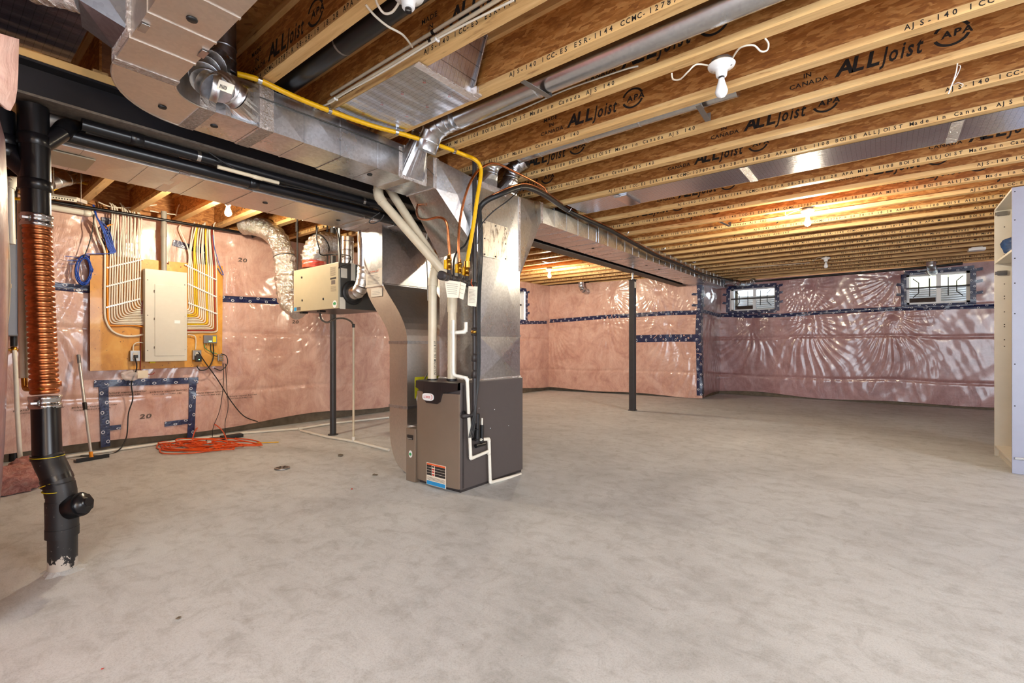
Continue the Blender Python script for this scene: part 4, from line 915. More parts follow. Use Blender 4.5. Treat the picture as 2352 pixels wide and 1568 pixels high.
# plastic vents of the furnace
def pvc(name, label, pts, r, mat='pvc_cream', cat='pipe', bend=3, collars=(), print_=False, cr=1.13):
    t = thing(name, label, cat, pts[0]); P = [Vector(p) for p in pts]
    for i in range(len(P)-1): MB().cyl(P[i], P[i+1], r, 16).build('pipe', mat, t)
    for i in range(1, len(P)-1):
        a = P[i]+(P[i-1]-P[i]).normalized()*r*1.7; c = P[i]+(P[i+1]-P[i]).normalized()*r*1.7
        MB().tube(smoothpath([a, P[i]*.5+(a+c)*.25, c], 5), r*cr, 16).build('elbow', mat, t)
    for p, d in collars: d = Vector(d).normalized(); p = Vector(p); MB().tube([p-d*r, p-d*r*.9, p+d*r*.9, p+d*r], [r, r*cr, r*cr, r], 16).build('coupling', mat, t)
    return t
v1 = pvc('vent_pipe', 'long beige plastic vent pipe slanting down to the gas manifold from the beam', [D(868, 420, 3.65), D(868, 452, 3.65), D(1040, 648, 3.62), D(1039, 700, 3.60), D(1038, 872, 3.59)], .034)
v2 = pvc('vent_pipe', 'shorter beige plastic vent pipe behind the slanting one dropping to the furnace left corner', [D(893, 432, 3.80), D(1003, 603, 3.72), D(994, 640, 3.69), D(993, 872, 3.67)], .034)
write('PVC SYSTEM 636  CSA B137', .015, D(1001, 860, 3.62), (0, 0, -1) if False else (0, 0, 1), RT*-1, 'ink_black', 'pipe_print', v2, wide=.9)
for v, (px, d) in ((v1, (1038, 3.59)), (v2, (993, 3.67))):
    c = D(px, 871, d); MB().tube([c-UP*.012, c+UP*.006], .042, 18).build('rubber_collar', 'black_rubber', v)
# condensate drain
PX = FX1+.03
dr = pvc('condensate_drain', 'thin white plastic condensate drain running down the side of the furnace to the floor', [D(1041, 735, 3.42), D(1041, 861, 3.42), D(1073, 868, 3.40), aX(1081, 1053, PX), aX(1122, 1036, PX)], .0125, 'pvc_white')
q = pvc('condensate_drain', 'white plastic drain elbow pipe on the floor against the furnace right side', [aX(1104, 1009, PX), aX(1123, 1008, PX), aX(1126, 1108, PX+.0), aX(1196, 1089, PX)], .0125, 'pvc_white', collars=[(aX(1123, 1040, PX), (0, 0, 1))])
tt = pvc('condensate_tee', 'white plastic tee with short stub between the vent pipe and the plenum', [D(1036, 764, 3.46), D(1070, 762, 3.46), D(1070, 740, 3.46)], .014, 'pvc_white')
pu = thing('condensate_trap', 'black plastic condensate trap on the side of the furnace with a short white standpipe', 'trap', aX(1103, 1000, PX))
for px, w, y0, y1 in ((1096, .020, 950, 1012), (1107, .014, 995, 1015)):
    a, c = aX(px, y0 if px == 1096 else 975, PX), aX(px, y1, PX); MB().cyl((PX, a.y, c.z), (PX, a.y, a.z), w, 14).build('trap_body', 'abs_black', pu)
a = aX(1103, 1018, PX); MB().cyl((PX, a.y-.05, a.z-.012), (PX, a.y+.05, a.z-.012), .015, 12).build('trap_bend', 'abs_black', pu)
for py in (985, 1008): a = aX(1092, py, PX); MB().box((FX1, a.y-.03, a.z-.003), (PX+.02, a.y+.03, a.z+.003)).build('bracket', 'abs_black', pu)
a, c = aX(1107, 990, PX), aX(1106, 960, PX); MB().cyl((PX, a.y, a.z), (PX, a.y, c.z), .008, 10).build('standpipe', 'pvc_white', pu)
coil('flexible_cable', 'grey armoured flexible cable looping between the return drop and the furnace', [D(992, 838, 3.7), D(985, 850, 3.7), D(978, 865, 3.72), D(966, 890, 3.78), D(958, 910, 3.8), D(960, 930, 3.78), D(966, 940, 3.74)], .006, 'steel_strap', 'cable')
coil('flexible_cable', 'grey armoured flexible cable hanging beside the upper return drop', [D(987, 505, 3.85), D(982, 530, 3.85), D(979, 570, 3.85), D(982, 640, 3.82), D(983, 690, 3.8)], .006, 'steel_strap', 'cable')
# ================================================================== ventilator and its ducts
HX0, HX1, HY0, HY1 = -4.86, -4.01, 2.434, 2.95
hz1, hz0 = aY(778, 601, HY0).z, aY(778, 708, HY0).z; HX1 = aY(778, 650, HY0).x; HX0 = aY(676, 660, HY0).x
hv = thing('ventilator', 'beige and grey heat recovery ventilator box hung from straps beside the panel board', 'ventilator', ((HX0+HX1)/2, 2.7, hz0))
MB().bbox((HX0, HY0+.012, hz0), (HX1, HY1, hz1), .008).build('cabinet', 'hrv_grey', hv)
MB().bbox((HX0-.002, HY0-.006, hz0+.002), (HX1+.002, HY0+.014, hz1-.002), .004).build('front_door', 'hrv_beige', hv)
for fx, fz in ((.20, .80), (.21, .26), (.69, .24)):
    MB().lathe([(.012, 0), (.012, .004), (0, .005)], (HX0+(HX1-HX0)*fx, HY0-.006, hz0+(hz1-hz0)*fz), (0, -1, 0), 12).build('door_knob', 'black_rubber', hv)
def card(root, x0, x1, z0, z1, y, mat, nm): return MB().box((HX0+(HX1-HX0)*x0, y-.001, hz0+(hz1-hz0)*z0), (HX0+(HX1-HX0)*x1, y, hz0+(hz1-hz0)*z1)).build(nm, mat, root)
c = card(hv, .83, .97, .70, .92, HY0-.006, 'hrv_beige', 'info_label')
for i in range(9): card(c, .84, .95, .72+.022*i, .728+.022*i, HY0-.0072, 'ink_grey', 'print_line')
card(hv, .84, .96, .64, .68, HY0-.006, 'ink_black', 'label_bar'); card(hv, .86, .94, .53, .62, HY0-.006, 'ink_grey', 'label_drawing')
for i in range(6): card(hv, .85, .96, .38+.02*i, .385+.02*i, HY0-.006, 'ink_grey', 'print_line')
card(hv, .01, .07, .02, .11, HY0-.006, 'ink_blue', 'energy_label'); card(hv, .08, .17, .03, .11, HY0-.006, 'ink_grey', 'energy_text')
g = oval2(HX0+(HX1-HX0)*.93, hz0+(hz1-hz0)*.10, .035, .035, HY0-.006, .001, 'round_sticker', 'porcelain', hv, 2); oval2(HX0+(HX1-HX0)*.93, hz0+(hz1-hz0)*.11, .025, .015, HY0-.0072, .001, 'sticker_print', 'ink_green', g, 2)
for py0, py1, px0, px1 in ((617, 637, 783, 797), (606, 646, 806, 816), (683, 709, 780, 793)):
    a, c = aX(px0, py1, HX1), aX(px1, py0, HX1); MB().box((HX1+.001, a.y, a.z), (HX1+.003, c.y, c.z)).build('side_label', 'paper', hv)
pc = aX(808, 672, HX1); MB().lathe([(.10, 0), (.115, .02), (.105, .03), (.085, .03)], (HX1, pc.y, pc.z), (1, 0, 0), 24).build('port_collar', 'black_rubber', hv)
for px in (698, 738): a = aY(px, 716, HY0+.05); MB().box((a.x-.03, HY0+.02, hz0-.015), (a.x+.03, HY0+.08, hz0)).build('drain_port', 'black_rubber', hv)
for px in (683, 779, 752, 727):
    a = aY(px, 610, HY0+(.05 if px in (683, 779) else .45)); MB().box((a.x-.014, a.y-.003, hz1-.05), (a.x+.014, a.y+.003, ZJ)).build('hanging_strap', 'black_rubber', hv)
    MB().bbox((a.x-.02, a.y-.012, hz1+.42), (a.x+.02, a.y+.004, hz1+.52), .004).build('buckle', 'black_rubber', hv)
# round pipes from the ventilator
r1 = round_duct('shiny round duct rising from the ventilator top to the return duct', [aD(798, 606, 4.85), aD(798, 606, 4.85)+UP*(ZR0+.05-aD(798, 606, 4.85).z)], .062, rings=3)
e = Vector((HX1, pc.y, pc.z))
r2 = thing('round_duct', 'round duct dropping from the ceiling into an elbow on the ventilator side port', 'duct', e)
ex = e+Vector((.20, .0, .16)); MB().cyl(ex, (ex.x, ex.y, ZR0+.08), .058, 22).build('pipe', 'galv', r2)
gored(r2, 'elbow_gore', [e+Vector((.0, 0, 0)), e+Vector((.09, 0, .0)), e+Vector((.17, 0, .06)), ex, ex+UP*.06], .062, 'galv_warm')
def flex(name, label, pts, r, collar=None):
    t = thing(name, label, 'duct', pts[0]); P = smoothpath(pts, 10); rr = random.Random(3)
    MB().tube(P, [r*(1+.07*math.sin(i*2.1)+rr.uniform(-.05, .05)) for i in range(len(P))], 18).build('foil_jacket', 'foil_flex', t)
    for i in (len(P)//2,): d = (P[i+1]-P[i]).normalized(); MB().tube([P[i]-d*.004, P[i]+d*.004], r*1.06, 18).build('tie', 'black_rubber', t)
    if collar: MB().tube([P[0]-UP*.02, P[0]+UP*.05], r*1.04, 18).build('tape_collar', collar, t)
    return t
fd = 5.35
flex('flexible_duct', 'crinkled silver insulated duct curving down from the joists behind the ventilator left end', [aD(560, 516, 5.6), aD(598, 520, 5.55), aD(635, 545, 5.45), aD(653, 590, 5.4), aD(656, 640, 5.4), aD(664, 690, 5.35), aD(690, 714, 5.3)], .112)
flex('flexible_duct', 'crinkled silver duct arching off the ventilator top with a red tape collar', [aD(722, 612, 5.0), aD(720, 590, 5.0), aD(728, 568, 5.02), aD(745, 558, 5.1), aD(770, 562, 5.2), aD(800, 572, 5.3)], .115, 'red_tape')
bp_ = aZ(765, 998, 0)
t = thing('black_pole', 'slim black steel pole standing behind the ventilator', 'post', (bp_.x, bp_.y, 0)); MB().cyl((bp_.x, bp_.y, 0), (bp_.x, bp_.y, ZJ), .036, 18).build('tube', 'post_paint', t); MB().lathe([(.06, 0), (.06, .008), (.036, .01)], (bp_.x, bp_.y, 0)).build('base_plate', 'post_paint', t)
dx = aZ(812, 1009, 0)
cd = thing('ventilator_drain', 'clear hose and thin white pipe draining the ventilator to the floor pipe', 'pipe', (dx.x, dx.y, 0))
top = Vector((dx.x, dx.y, 0)); zt = aD(812, 748, (top-EYE).dot(FW)).z
MB().cyl((dx.x, dx.y, 0), (dx.x, dx.y, zt), .012, 12).build('standpipe', 'pvc_cream', cd)
dd = (top-EYE).dot(FW)
MB().tube(smoothpath([aD(735, 716, dd-.3), aD(738, 733, dd-.3), aD(752, 740, dd-.25), aD(770, 732, dd-.2), aD(790, 731, dd-.1), aD(806, 738, dd), (dx.x, dx.y, zt)], 6), .010, 10).build('hose', 'steel_dusty', cd); MB().cyl((dx.x, dx.y, zt-.02), (dx.x, dx.y, zt+.02), .016, 10).build('hose_collar', 'black_rubber', cd)
def cables(lst):
    for nm, lb_, pts, r, m in lst: coil(nm, lb_, pts, r, m, 'cable')
cables([('control_cable', 'thin grey control cable dangling from the return duct to the ventilator top', [D(730, 523, 4.7), D(727, 545, 4.7), D(733, 570, 4.72), D(738, 585, 4.75), D(770, 584, 4.8), D(803, 588, 4.5), D(800, 605, 4.3), D(783, 612, 4.2)], .006, 'black_rubber'),
        ('control_cable', 'black and white cable pair hanging onto the ventilator right corner', [D(771, 522, 4.35), D(778, 545, 4.35), D(781, 590, 4.3), D(779, 615, 4.2)], .007, 'black_rubber'),
        ('control_cable', 'black loop of cable hanging in front of the return drop top', [D(873, 488, 3.6), D(855, 500, 3.6), D(848, 510, 3.6), D(858, 513, 3.6), D(874, 505, 3.6), D(882, 493, 3.6)], .004, 'black_rubber')])
# ================================================================== bulbs
def lampholder(label, loc, lit, group='bare bulb lampholders', clear=False, bulb=True):
    t = thing('lampholder', label, 'lamp', loc, group); x, y, z = loc
    MB().lathe([(0, 0), (.050, 0), (.050, -.022), (0, -.022)], loc, (0, 0, 1), 8).build('junction_box', 'steel_strap', t)
    MB().lathe([(0, -.018), (.060, -.020), (.064, -.026), (.060, -.034), (.040, -.042), (.028, -.052), (.025, -.078), (.022, -.082), (0, -.082)], loc, (0, 0, 1), 26).build('porcelain_base', 'porcelain', t)
    for s in (-1, 1): MB().lathe([(.006, -.036), (.004, -.042), (0, -.042)], (x+.045*s, y, z), (0, 0, 1), 8).build('screw', 'chrome', t)
    MB().lathe([(.0135, -.078), (.0135, -.094)], loc, (0, 0, 1), 14).build('socket_ring', 'trim_black', t)
    if not bulb: return t
    prof = [(.013, -.088)]
    for i in range(1, 13):
        a = i/12; prof.append((.013+.017*math.sin(min(1, a*1.25)*PI/2)**1.6 if a < .62 else .030*math.sqrt(max(0, 1-((a-.62)/.38)**2)), -.088-.098*a))
    MB().lathe(prof, loc, (0, 0, 1), 18).build('bulb', 'bulb_lit' if lit else 'bulb_off', t); return t
p = aZ(1657, 138, ZJ); lampholder('unlit white bulb in a porcelain base under the nearest right hand joists', (p.x, p.y, ZJ), False); L1 = p
p = aZ(1855, 478, ZJ); lampholder('glowing bulb under the joists between the foil strip and the right window', (p.x, p.y, ZJ), True); L2 = p
p = aZ(1897, 589, ZJ); lampholder('small unlit bulb under the far joists between the two windows', (p.x, p.y, ZJ), False); L3 = p
ky = jfar(-1)-.15-FD/2; p = aY(524, 460, ky); lampholder('glowing bulb beside the return duct above the panel board', (p.x, ky, ZJ), True)
p = aZ(1262, 610, ZJ); kk = round((p.y+.15+FD/2-2.394)/SP); p = aY(1262, 610, jfar(kk)-.15-FD/2); lampholder('glowing bulb under the left bay joists beyond the furnace', (p.x, p.y, ZJ), True)
p = aZ(938, -28, ZJ); lampholder('empty white lampholder cut off by the top edge of the photo', (p.x, p.y, ZJ), False, bulb=False); L0 = p
def cab(name, label, pts, r=.004, mat='cable_white', n=8): return coil(name, label, pts, r, mat, 'cable', n)
Z = ZJ
cab('lamp_cable', 'white cable looping left from the near unlit bulb to a joist', [(L1.x-.05, L1.y, Z-.01), aZ(1600, 148, Z-.02), aZ(1580, 165, Z-.045), aZ(1562, 182, Z-.05), aZ(1546, 182, Z-.03), aZ(1543, 168, Z)])
cab('lamp_cable', 'white cable curling right from the near unlit bulb to a joist', [(L1.x+.05, L1.y, Z-.01), aZ(1700, 110, Z-.02), aZ(1730, 104, Z-.03), aZ(1748, 118, Z-.05), aZ(1762, 115, Z-.045), aZ(1765, 100, Z-.02), aZ(1757, 88, Z)])
cab('lamp_cable', 'white cable hanging in a loop left of the lampholder at the top edge', [aZ(862, -6, Z), aZ(868, 12, Z-.03), aZ(882, 30, Z-.05), aZ(900, 28, Z-.05), aZ(915, 8, Z-.03), (L0.x-.06, L0.y, Z-.01)], .005)
cab('lamp_cable', 'white cable crossing the black drain pipe from joist to joist near the top edge', [aZ(840, 10, Z), aZ(860, 35, Z-.01), aZ(890, 60, Z), aZ(925, 80, Z+.02), aZ(947, 108, Z+.06)], .005)
def stapled(label, pts, staples):
    t = cab('joist_cable', label, pts, .0048)
    for px, py in staples: p = aZ(px, py, Z-.003); MB().bbox((p.x-.005, p.y-.012, Z-.012), (p.x+.005, p.y+.012, Z), .002).build('staple', 'porcelain', t)
stapled('white cable stapled along the edge of the joist above the foil panel', [aZ(720, 250, Z-.005), aZ(757, 237, Z-.005), aZ(790, 215, Z-.005), aZ(880, 165, Z-.005), aZ(1000, 92, Z-.005), aZ(1060, 60, Z-.005), aZ(1180, 0, Z-.005)], [(771, 226), (1004, 90)])
yn = jfar(0)-FD-.006
cab('joist_cable', 'white cable running on the side of the joist above its printed lettering', [aY(1010, 325, yn), aY(1100, 290, yn), aY(1200, 250, yn), aY(1290, 210, yn), aY(1380, 178, yn), aY(1440, 158, yn), aY(1466, 152, yn+.02)], .0045)
cab('lamp_cable', 'short white cable left of the lit bulb on the right', [(L2.x-.05, L2.y, Z-.01), aZ(1825, 485, Z-.01), aZ(1806, 494, Z-.02), aZ(1804, 487, Z)], .004)
cab('lamp_cable', 'short white cable left of the far unlit bulb', [(L3.x-.05, L3.y, Z-.01), aZ(1878, 592, Z-.02), aZ(1868, 600, Z-.03), aZ(1868, 596, Z)], .004)
cab('joist_cable', 'thin white cable crossing under the far joists above the left window', [aZ(1700, 616, Z-.004), aZ(1745, 612, Z-.006), aZ(1800, 608, Z-.004), aZ(1860, 603, Z-.004)], .005)
# frayed string
fs = thing('frayed_string', 'frayed white string dangling from a joist near the right edge', 'string', aZ(2198, 148, Z))
MB().tube(smoothpath([aZ(2199, 146, Z), aZ(2196, 165, Z-.05), aZ(2190, 185, Z-.09), aZ(2186, 195, Z-.11), aZ(2178, 216, Z-.15)], 5), .003, 6).build('string', 'porcelain', fs)
MB().tube(smoothpath([aZ(2199, 150, Z-.01), aZ(2206, 152, Z-.03), aZ(2202, 165, Z-.04), aZ(2193, 182, Z-.07), aZ(2188, 192, Z-.09)], 5), .002, 6).build('loose_strand', 'porcelain', fs)
MB().tube(smoothpath([aZ(2188, 196, Z-.1), aZ(2200, 190, Z-.1), aZ(2212, 194, Z-.11), aZ(2208, 200, Z-.12)], 5), .0012, 5).build('loose_strand', 'porcelain', fs)
sd_ = aZ(2243, 568, Z); t = thing('smoke_alarm', 'flat white smoke alarm box under the far joists near the right window', 'alarm', (sd_.x, sd_.y, Z))
MB().bbox((sd_.x-.09, sd_.y-.07, Z-.05), (sd_.x+.09, sd_.y+.07, Z-.012), .008).build('housing', 'porcelain', t); MB().bbox((sd_.x-.06, sd_.y-.05, Z-.012), (sd_.x+.06, sd_.y+.05, Z), .004).build('mount', 'porcelain', t)
# black drain pipe in the joist bay + white water lines
yb3 = jfar(-3)+.12
t = thing('drain_pipe', 'glossy black plastic drain pipe lying in the joist bay above the gas line', 'pipe', (-2.6, yb3, Z+.1)); MB().cyl((-2.9, yb3, Z+.09), (1.5, yb3, Z+.11), .057, 22).build('pipe', 'abs_black', t)
for x in (-2.1, -1.2): MB().tube([(x-.006, yb3, Z+.095), (x+.006, yb3, Z+.095)], .0585, 22).build('strap', 'steel_strap', t); MB().cyl((x, yb3-.04, Z+.13), (x, yb3-.05, ZD), .003, 6).build('strap_hanger', 'steel_strap', t)
yw = jfar(-2)-FD+.012
for i, (dz, yy, lb_) in enumerate(((.10, yw, 'upper white water line clipped to the joist web beside the black drain pipe'), (.05, jfar(-2)-FD-.004, 'lower white water line running along the joist beside the black drain pipe'))):
    t = thing('water_line', lb_, 'pipe', (-2.4, yy, Z+dz)); MB().cyl((-2.6, yy, Z+dz), (1.5, yy, Z+dz+.02), .009, 10).build('pipe', 'pvc_cream', t)
    for x in (-1.7, -1.2): MB().tube([(x-.008, yy, Z+dz+.004), (x+.008, yy, Z+dz+.004)], .012, 10).build('clip', 'black_rubber', t)
# ================================================================== drain lines left of the beam
def pipe_run(name, label, pts, r, mat, coll=(), cat='pipe'):
    t = thing(name, label, cat, pts[0]); MB().tube(smoothpath(pts, 3), r, 18).build('pipe', mat, t)
    for a, d in coll: d = Vector(d).normalized(); a = Vector(a); MB().tube([a-d*.03, a-d*.028, a+d*.028, a+d*.03], [r, r*1.14, r*1.14, r], 18).build('coupling', mat, t)
    return t
d = Vector((0, 1, .004)); z1_, z2_ = ZB0-.034, ZB0-.086
hp = pipe_run('drain_pipe', 'black horizontal drain pipe tucked right under the steel beam flange', [S0 for S0 in ((-3.275, .52, z1_), (-3.275, 2.0, z1_), (-3.275, 3.35, z1_))], .031, 'abs_black', [((-3.275, .75, z1_), d)])
hp2 = pipe_run('drain_pipe', 'lower black drain pipe between the steel beam and the return duct', [(-3.352, .45, z2_), (-3.352, 2.0, z2_), (-3.352, 3.45, z2_)], .036, 'abs_black', [((-3.352, 1.4, z2_), d)])
for y in (1.05, 2.2): MB().tube([(-3.275, y-.01, z1_), (-3.275, y+.01, z1_)], .0325, 16).build('strap', 'chrome', hp)
a2 = aX(150, 330, -3.33); 
wp = pipe_run('water_pipe', 'pale water pipe with fittings below the beam flange', [aX(500, 383, -3.22), aX(575, 403, -3.22), aX(640, 420, -3.22)], .012, 'pvc_cream', [(aX(592, 408, -3.22), d)])
cab('beam_cable', 'thin black cable sagging under the beam flange', [aX(480, 350, -3.22), aX(540, 388, -3.22), aX(620, 420, -3.23), aX(700, 437, -3.24), aX(850, 475, -3.26)], .005, 'black_rubber')
# wall-side pipes under the ceiling
bk = aX(112, 462, XL+.18); be = aX(590, 540, XL+.18)
t = pipe_run('sprinkler_pipe', 'long thin black pipe hung along the left wall above the panel board', [bk, be], .017, 'abs_black', [(be, be-bk)]); MB().cyl(be, be+Vector((-.12, 0, 0)), .017, 12).build('return_elbow', 'abs_black', t)
for px, py in ((188, 474), (455, 519), (525, 531)): p = aX(px, py, XL+.18); MB().box((p.x-.004, p.y-.006, p.z), (p.x+.004, p.y+.006, ZJ)).build('hanger', 'chrome', t)
a = aX(60, 466, XL+.10); c = aX(215, 492, XL+.10)
pipe_run('white_pipe', 'white plastic pipe under the ceiling above the blue cable coil', [a, c], .028, 'pvc_white', [(a.lerp(c, .9), c-a)])
for px, py, i in ((40, 452, 0), (55, 440, 1)):
    pass
# joist-bay oddments at the top left
t = thing('slotted_rail', 'white slotted vent rail hung under the joists above the white pipe', 'rail', aD(145, 455, 3.9)); a, c = aD(112, 452, 3.85), aD(176, 461, 4.0)
MB().slab([a, c, c+UP*.03, a+UP*.03], FW*.10).build('rail', 'steel_strap', t); [MB().cyl(q_, (q_.x, q_.y, ZD), .003, 6).build('hanger_rod', 'steel_strap', t) for q_ in (a+FW*.04, c+FW*.04)]; lip = MB().slab([a-UP*.012-FW*.004, c-UP*.012-FW*.004, c+UP*.012-FW*.004, a+UP*.012-FW*.004], FW*.004).build('lip', 'panel_white', t)
for i in range(9): q = a.lerp(c, .06+.1*i)-FW*.0055; MB().slab([q-UP*.005, q+(c-a)*.05-UP*.005, q+(c-a)*.05+UP*.005, q+UP*.005], FW*.001).build('slot', 'ink_black', lip)
t = thing('round_duct', 'silver ribbed round duct slanting across the joists beyond the drain stack', 'duct', aD(150, 415, 4.2)); P0, P1 = aD(110, 420, 4.0), aD(205, 396, 4.4); dd = P1-P0
ringed(MB(), [P0, P1], .06, 20, [(P0+dd*f, dd) for f in (.15, .4, .65, .9)]).build('pipe', 'galv', t)
cab('yellow_pipe', 'yellow gas tube crossing the joists beyond the drain stack', [aD(15, 452, 3.9), aD(50, 456, 3.95), aD(110, 440, 4.1), aD(165, 418, 4.4), aD(215, 424, 4.5), aD(245, 412, 4.6)], .012, 'gas_yellow')
# ================================================================== drain stack
SD = 2.243
S_ = lambda px, py, d=SD: aD(px, py, d)
st = thing('drain_stack', 'tall black plastic drain stack with copper heat recovery coil rising from the floor', 'pipe', aZ(144, 1309, 0)); base = aZ(144, 1309, 0); SD = (base-EYE).dot(FW)
R4 = .0545
def seg(name, px0, py0, px1, py1, r=R4, mat='abs_black', d0=None, d1=None, n=24):
    return MB().cyl(S_(px0, py0, d0 or SD), S_(px1, py1, d1 or SD), r, n).build(name, mat, st)
def ringp(name, px, py, h, r, mat='abs_black', d=None, ax=UP):
    c = S_(px, py, d or SD); ax = Vector(ax).normalized(); return MB().tube([c-ax*h, c-ax*(h-.002), c+ax*(h-.002), c+ax*h], [R4, r, r, R4], 26).build(name, mat, st)
MB().cyl(base, S_(144, 1215), R4, 26).build('bottom_pipe', 'abs_worn', st)
b = MB(); rr = random.Random(5); vs = []
for i in range(22):
    a = 2*PI*i/22; r_ = .075+rr.uniform(-.012, .02); vs += [(base.x+math.cos(a)*R4, base.y+math.sin(a)*R4, .028), (base.x+math.cos(a)*r_, base.y+math.sin(a)*r_, .001)]
b.add(vs, [(2*i, 2*i+1, (2*i+3) % 44, (2*i+2) % 44) for i in range(22)]); b.v = [(p[0], p[1], p[2]*.5) for p in b.v]; b.build('grout_collar', 'concrete', st)
MB().cyl(S_(143, 1230), S_(143, 1210), .062, 26).build('coupling', 'abs_worn', st)
seg('cleanout_body', 143, 1212, 142, 1148, .061, 'abs_worn')
cp0, cp1 = S_(143, 1170), S_(184, 1158); dv = (cp1-cp0).normalized()
co = MB().tube([cp0, cp1-dv*.05, cp1-dv*.048, cp1+dv*.008], [.048, .048, .056, .056], 22).build('cleanout_wye', 'abs_black', st); MB().tube([cp1, cp1+dv*.025, cp1+dv*.026, cp1+dv*.045], [.048, .048, .024, .022], 8).build('cleanout_plug', 'abs_black', co)
MB().tube([S_(142, 1150), S_(141, 1130), S_(137, 1112)], .0575, 24).build('hub', 'abs_worn', st)
MB().tube(smoothpath([S_(140, 1135), S_(136, 1115), S_(126, 1085), S_(116, 1065), S_(109, 1048)], 3), .058, 24).build('offset_elbow', 'abs_worn', st)
for px, py, ax in ((133, 1110, (0, 0, 1)), (131, 1100, RT*-.4+UP), (109, 1048, (0, 0, 1))): c = S_(px, py); ax = Vector(ax).normalized(); MB().tube([c-ax*.012, c+ax*.012], .061, 24).build('hub_ring', 'abs_black', st)
for px, py, ax in ((136, 1124, (0, 0, 1)), (129, 1108, RT*-.35+UP), (109, 1047, (0, 0, 1))): c = S_(px, py); ax = Vector(ax).normalized(); MB().tube([c-ax*.0015, c+ax*.0015], .0616, 24).build('yellow_glue_line', 'ink_yellow', st)
d2 = SD+.03
seg('pipe', 109, 1050, 105, 920, .0535, 'abs_black', SD, d2)
def clampband(px, py, d, mat):
    c = S_(px, py, d); MB().tube([c-UP*.030, c-UP*.029, c-UP*.012, c-UP*.010, c+UP*.010, c+UP*.012, c+UP*.029, c+UP*.03], [.056, .061, .061, .058, .058, .061, .061, .056], 26).build('band_clamp', mat, st)
    MB().bbox(tuple(c-FW*.066+RT*.01-Vector((.012, .012, .006))), tuple(c-FW*.066+RT*.01+Vector((.012, .012, .006))), .002).build('clamp_screw', 'chrome', st)
clampband(104, 922, d2, 'chrome')
P0, P1 = S_(103, 905, d2), S_(85, 515, d2+.02); n = 33; prof_r = []; pth = []
for i in range(n*6+1):
    f = i/(n*6); ph = (i % 6)/6; pth.append(P0.lerp(P1, f)); prof_r.append(.0455+.0085*math.sqrt(max(0, 1-(2*ph-1)**2)) if ph > 0 else .0445)
MB().tube(pth, prof_r, 26).build('copper_coil', 'copper', st)
c = S_(104, 882, d2); MB().tube([c-UP*.014, c-UP*.012, c+UP*.012, c+UP*.014], [.052, .059, .059, .052], 24).build('coil_outlet', 'copper', st)
MB().tube(smoothpath([S_(98, 890, d2-.04), S_(66, 893, d2-.02), S_(58, 890, d2), S_(56, 872, d2), S_(55, 862, d2)], 5), .012, 12).build('brass_fitting', 'brass', st)
MB().cyl(S_(54, 868, d2), S_(50, 470, d2+.05), .0165, 14).build('cream_supply_pipe', 'pvc_cream', st)
clampband(84, 507, d2+.02, 'chrome')
d3 = d2+.03
seg('pipe', 84, 500, 82, 425, .0535, 'abs_black', d3, d3)
c = S_(81, 425, d3); MB().tube([c-UP*.03, c-UP*.028, c+UP*.02, c+UP*.025], [.054, .062, .062, .056], 24).build('hub', 'abs_black', st)
seg('wye_body', 81, 425, 79, 322, .058, 'abs_black', d3, d3)
c = S_(78, 322, d3); MB().tube([c-UP*.035, c-UP*.03, c+UP*.02, c+UP*.025], [.058, .063, .063, .057], 24).build('hub', 'abs_black', st)
seg('upper_body', 78, 322, 76, 245, .058, 'abs_black', d3, d3)
MB().cyl(S_(78, 405, d3), S_(10, 345, d3-.05), .047, 20).build('left_branch', 'abs_black', st)
seg('left_riser', 8, 350, 2, 255, .05, 'abs_black', d3-.05, d3-.05)
for px, py in ((9, 348), (6, 325)): ringp('hub', px, py, .03, .060, d=d3-.05)
MB().cyl(S_(84, 340, d3), S_(148, 300, d3+.1), .040, 20).build('right_branch', 'abs_black', st)
MB().tube(smoothpath([S_(140, 306, d3+.08), S_(152, 293, d3+.12), S_(168, 294, d3+.2), S_(185, 299, d3+.3)], 3), .042, 18).build('branch_elbow', 'abs_black', st)
# hose and water heater group at the left edge
hs = coil('cream_hose', 'cream coloured plastic tube with a union hanging at the left edge beside the heater', [aD(-2, 430, 2.6), aD(8, 480, 2.6), aD(14, 560, 2.6), aD(17, 650, 2.6), aD(14, 720, 2.6), aD(4, 800, 2.6)], .013, 'pvc_cream', 'pipe')
c = aD(16, 656, 2.6); MB().tube([c-UP*.012, c+UP*.012], .018, 14).build('union', 'pvc_cream', hs, at=hs.location)
bpy.data.objects[hs.name].children and None
wv = pvc('white_vent', 'white plastic vent pipe with elbow in the top left corner beside the drain stack', [aD(22, 560, 3.3), aD(18, 416, 3.3), aD(95, 416, 3.6)], .031, 'pvc_white', cr=1.2)
hx = -5.95; h0, h1 = aX(48, 772, hx), aX(48, 548, hx)
wh = thing('water_heater', 'grey wall hung tankless water heater at the left edge behind the hose', 'heater', (XL+.15, h0.y-.2, h0.z))
MB().bbox((XL+.06, h0.y-.48, h0.z), (hx, h0.y, h1.z), .010).build('casing', 'heater_grey', wh)
MB().box((hx, h0.y-.42, h1.z-.62), (hx+.002, h0.y-.12, h1.z-.22)).build('rating_label', 'paper', wh)
MB().bbox((XL+.06, h0.y-.02, h0.z+.02), (hx+.012, h0.y+.004, h1.z+.004), .003).build('side_rim', 'dark_cab', wh)
p0 = aX(32, 770, XL+.2); pb = aX(33, 1058, XL+.22)
MB().cyl((p0.x, p0.y, h0.z), (p0.x, p0.y, h0.z-.09), .024, 14).build('water_port', 'black_rubber', wh)
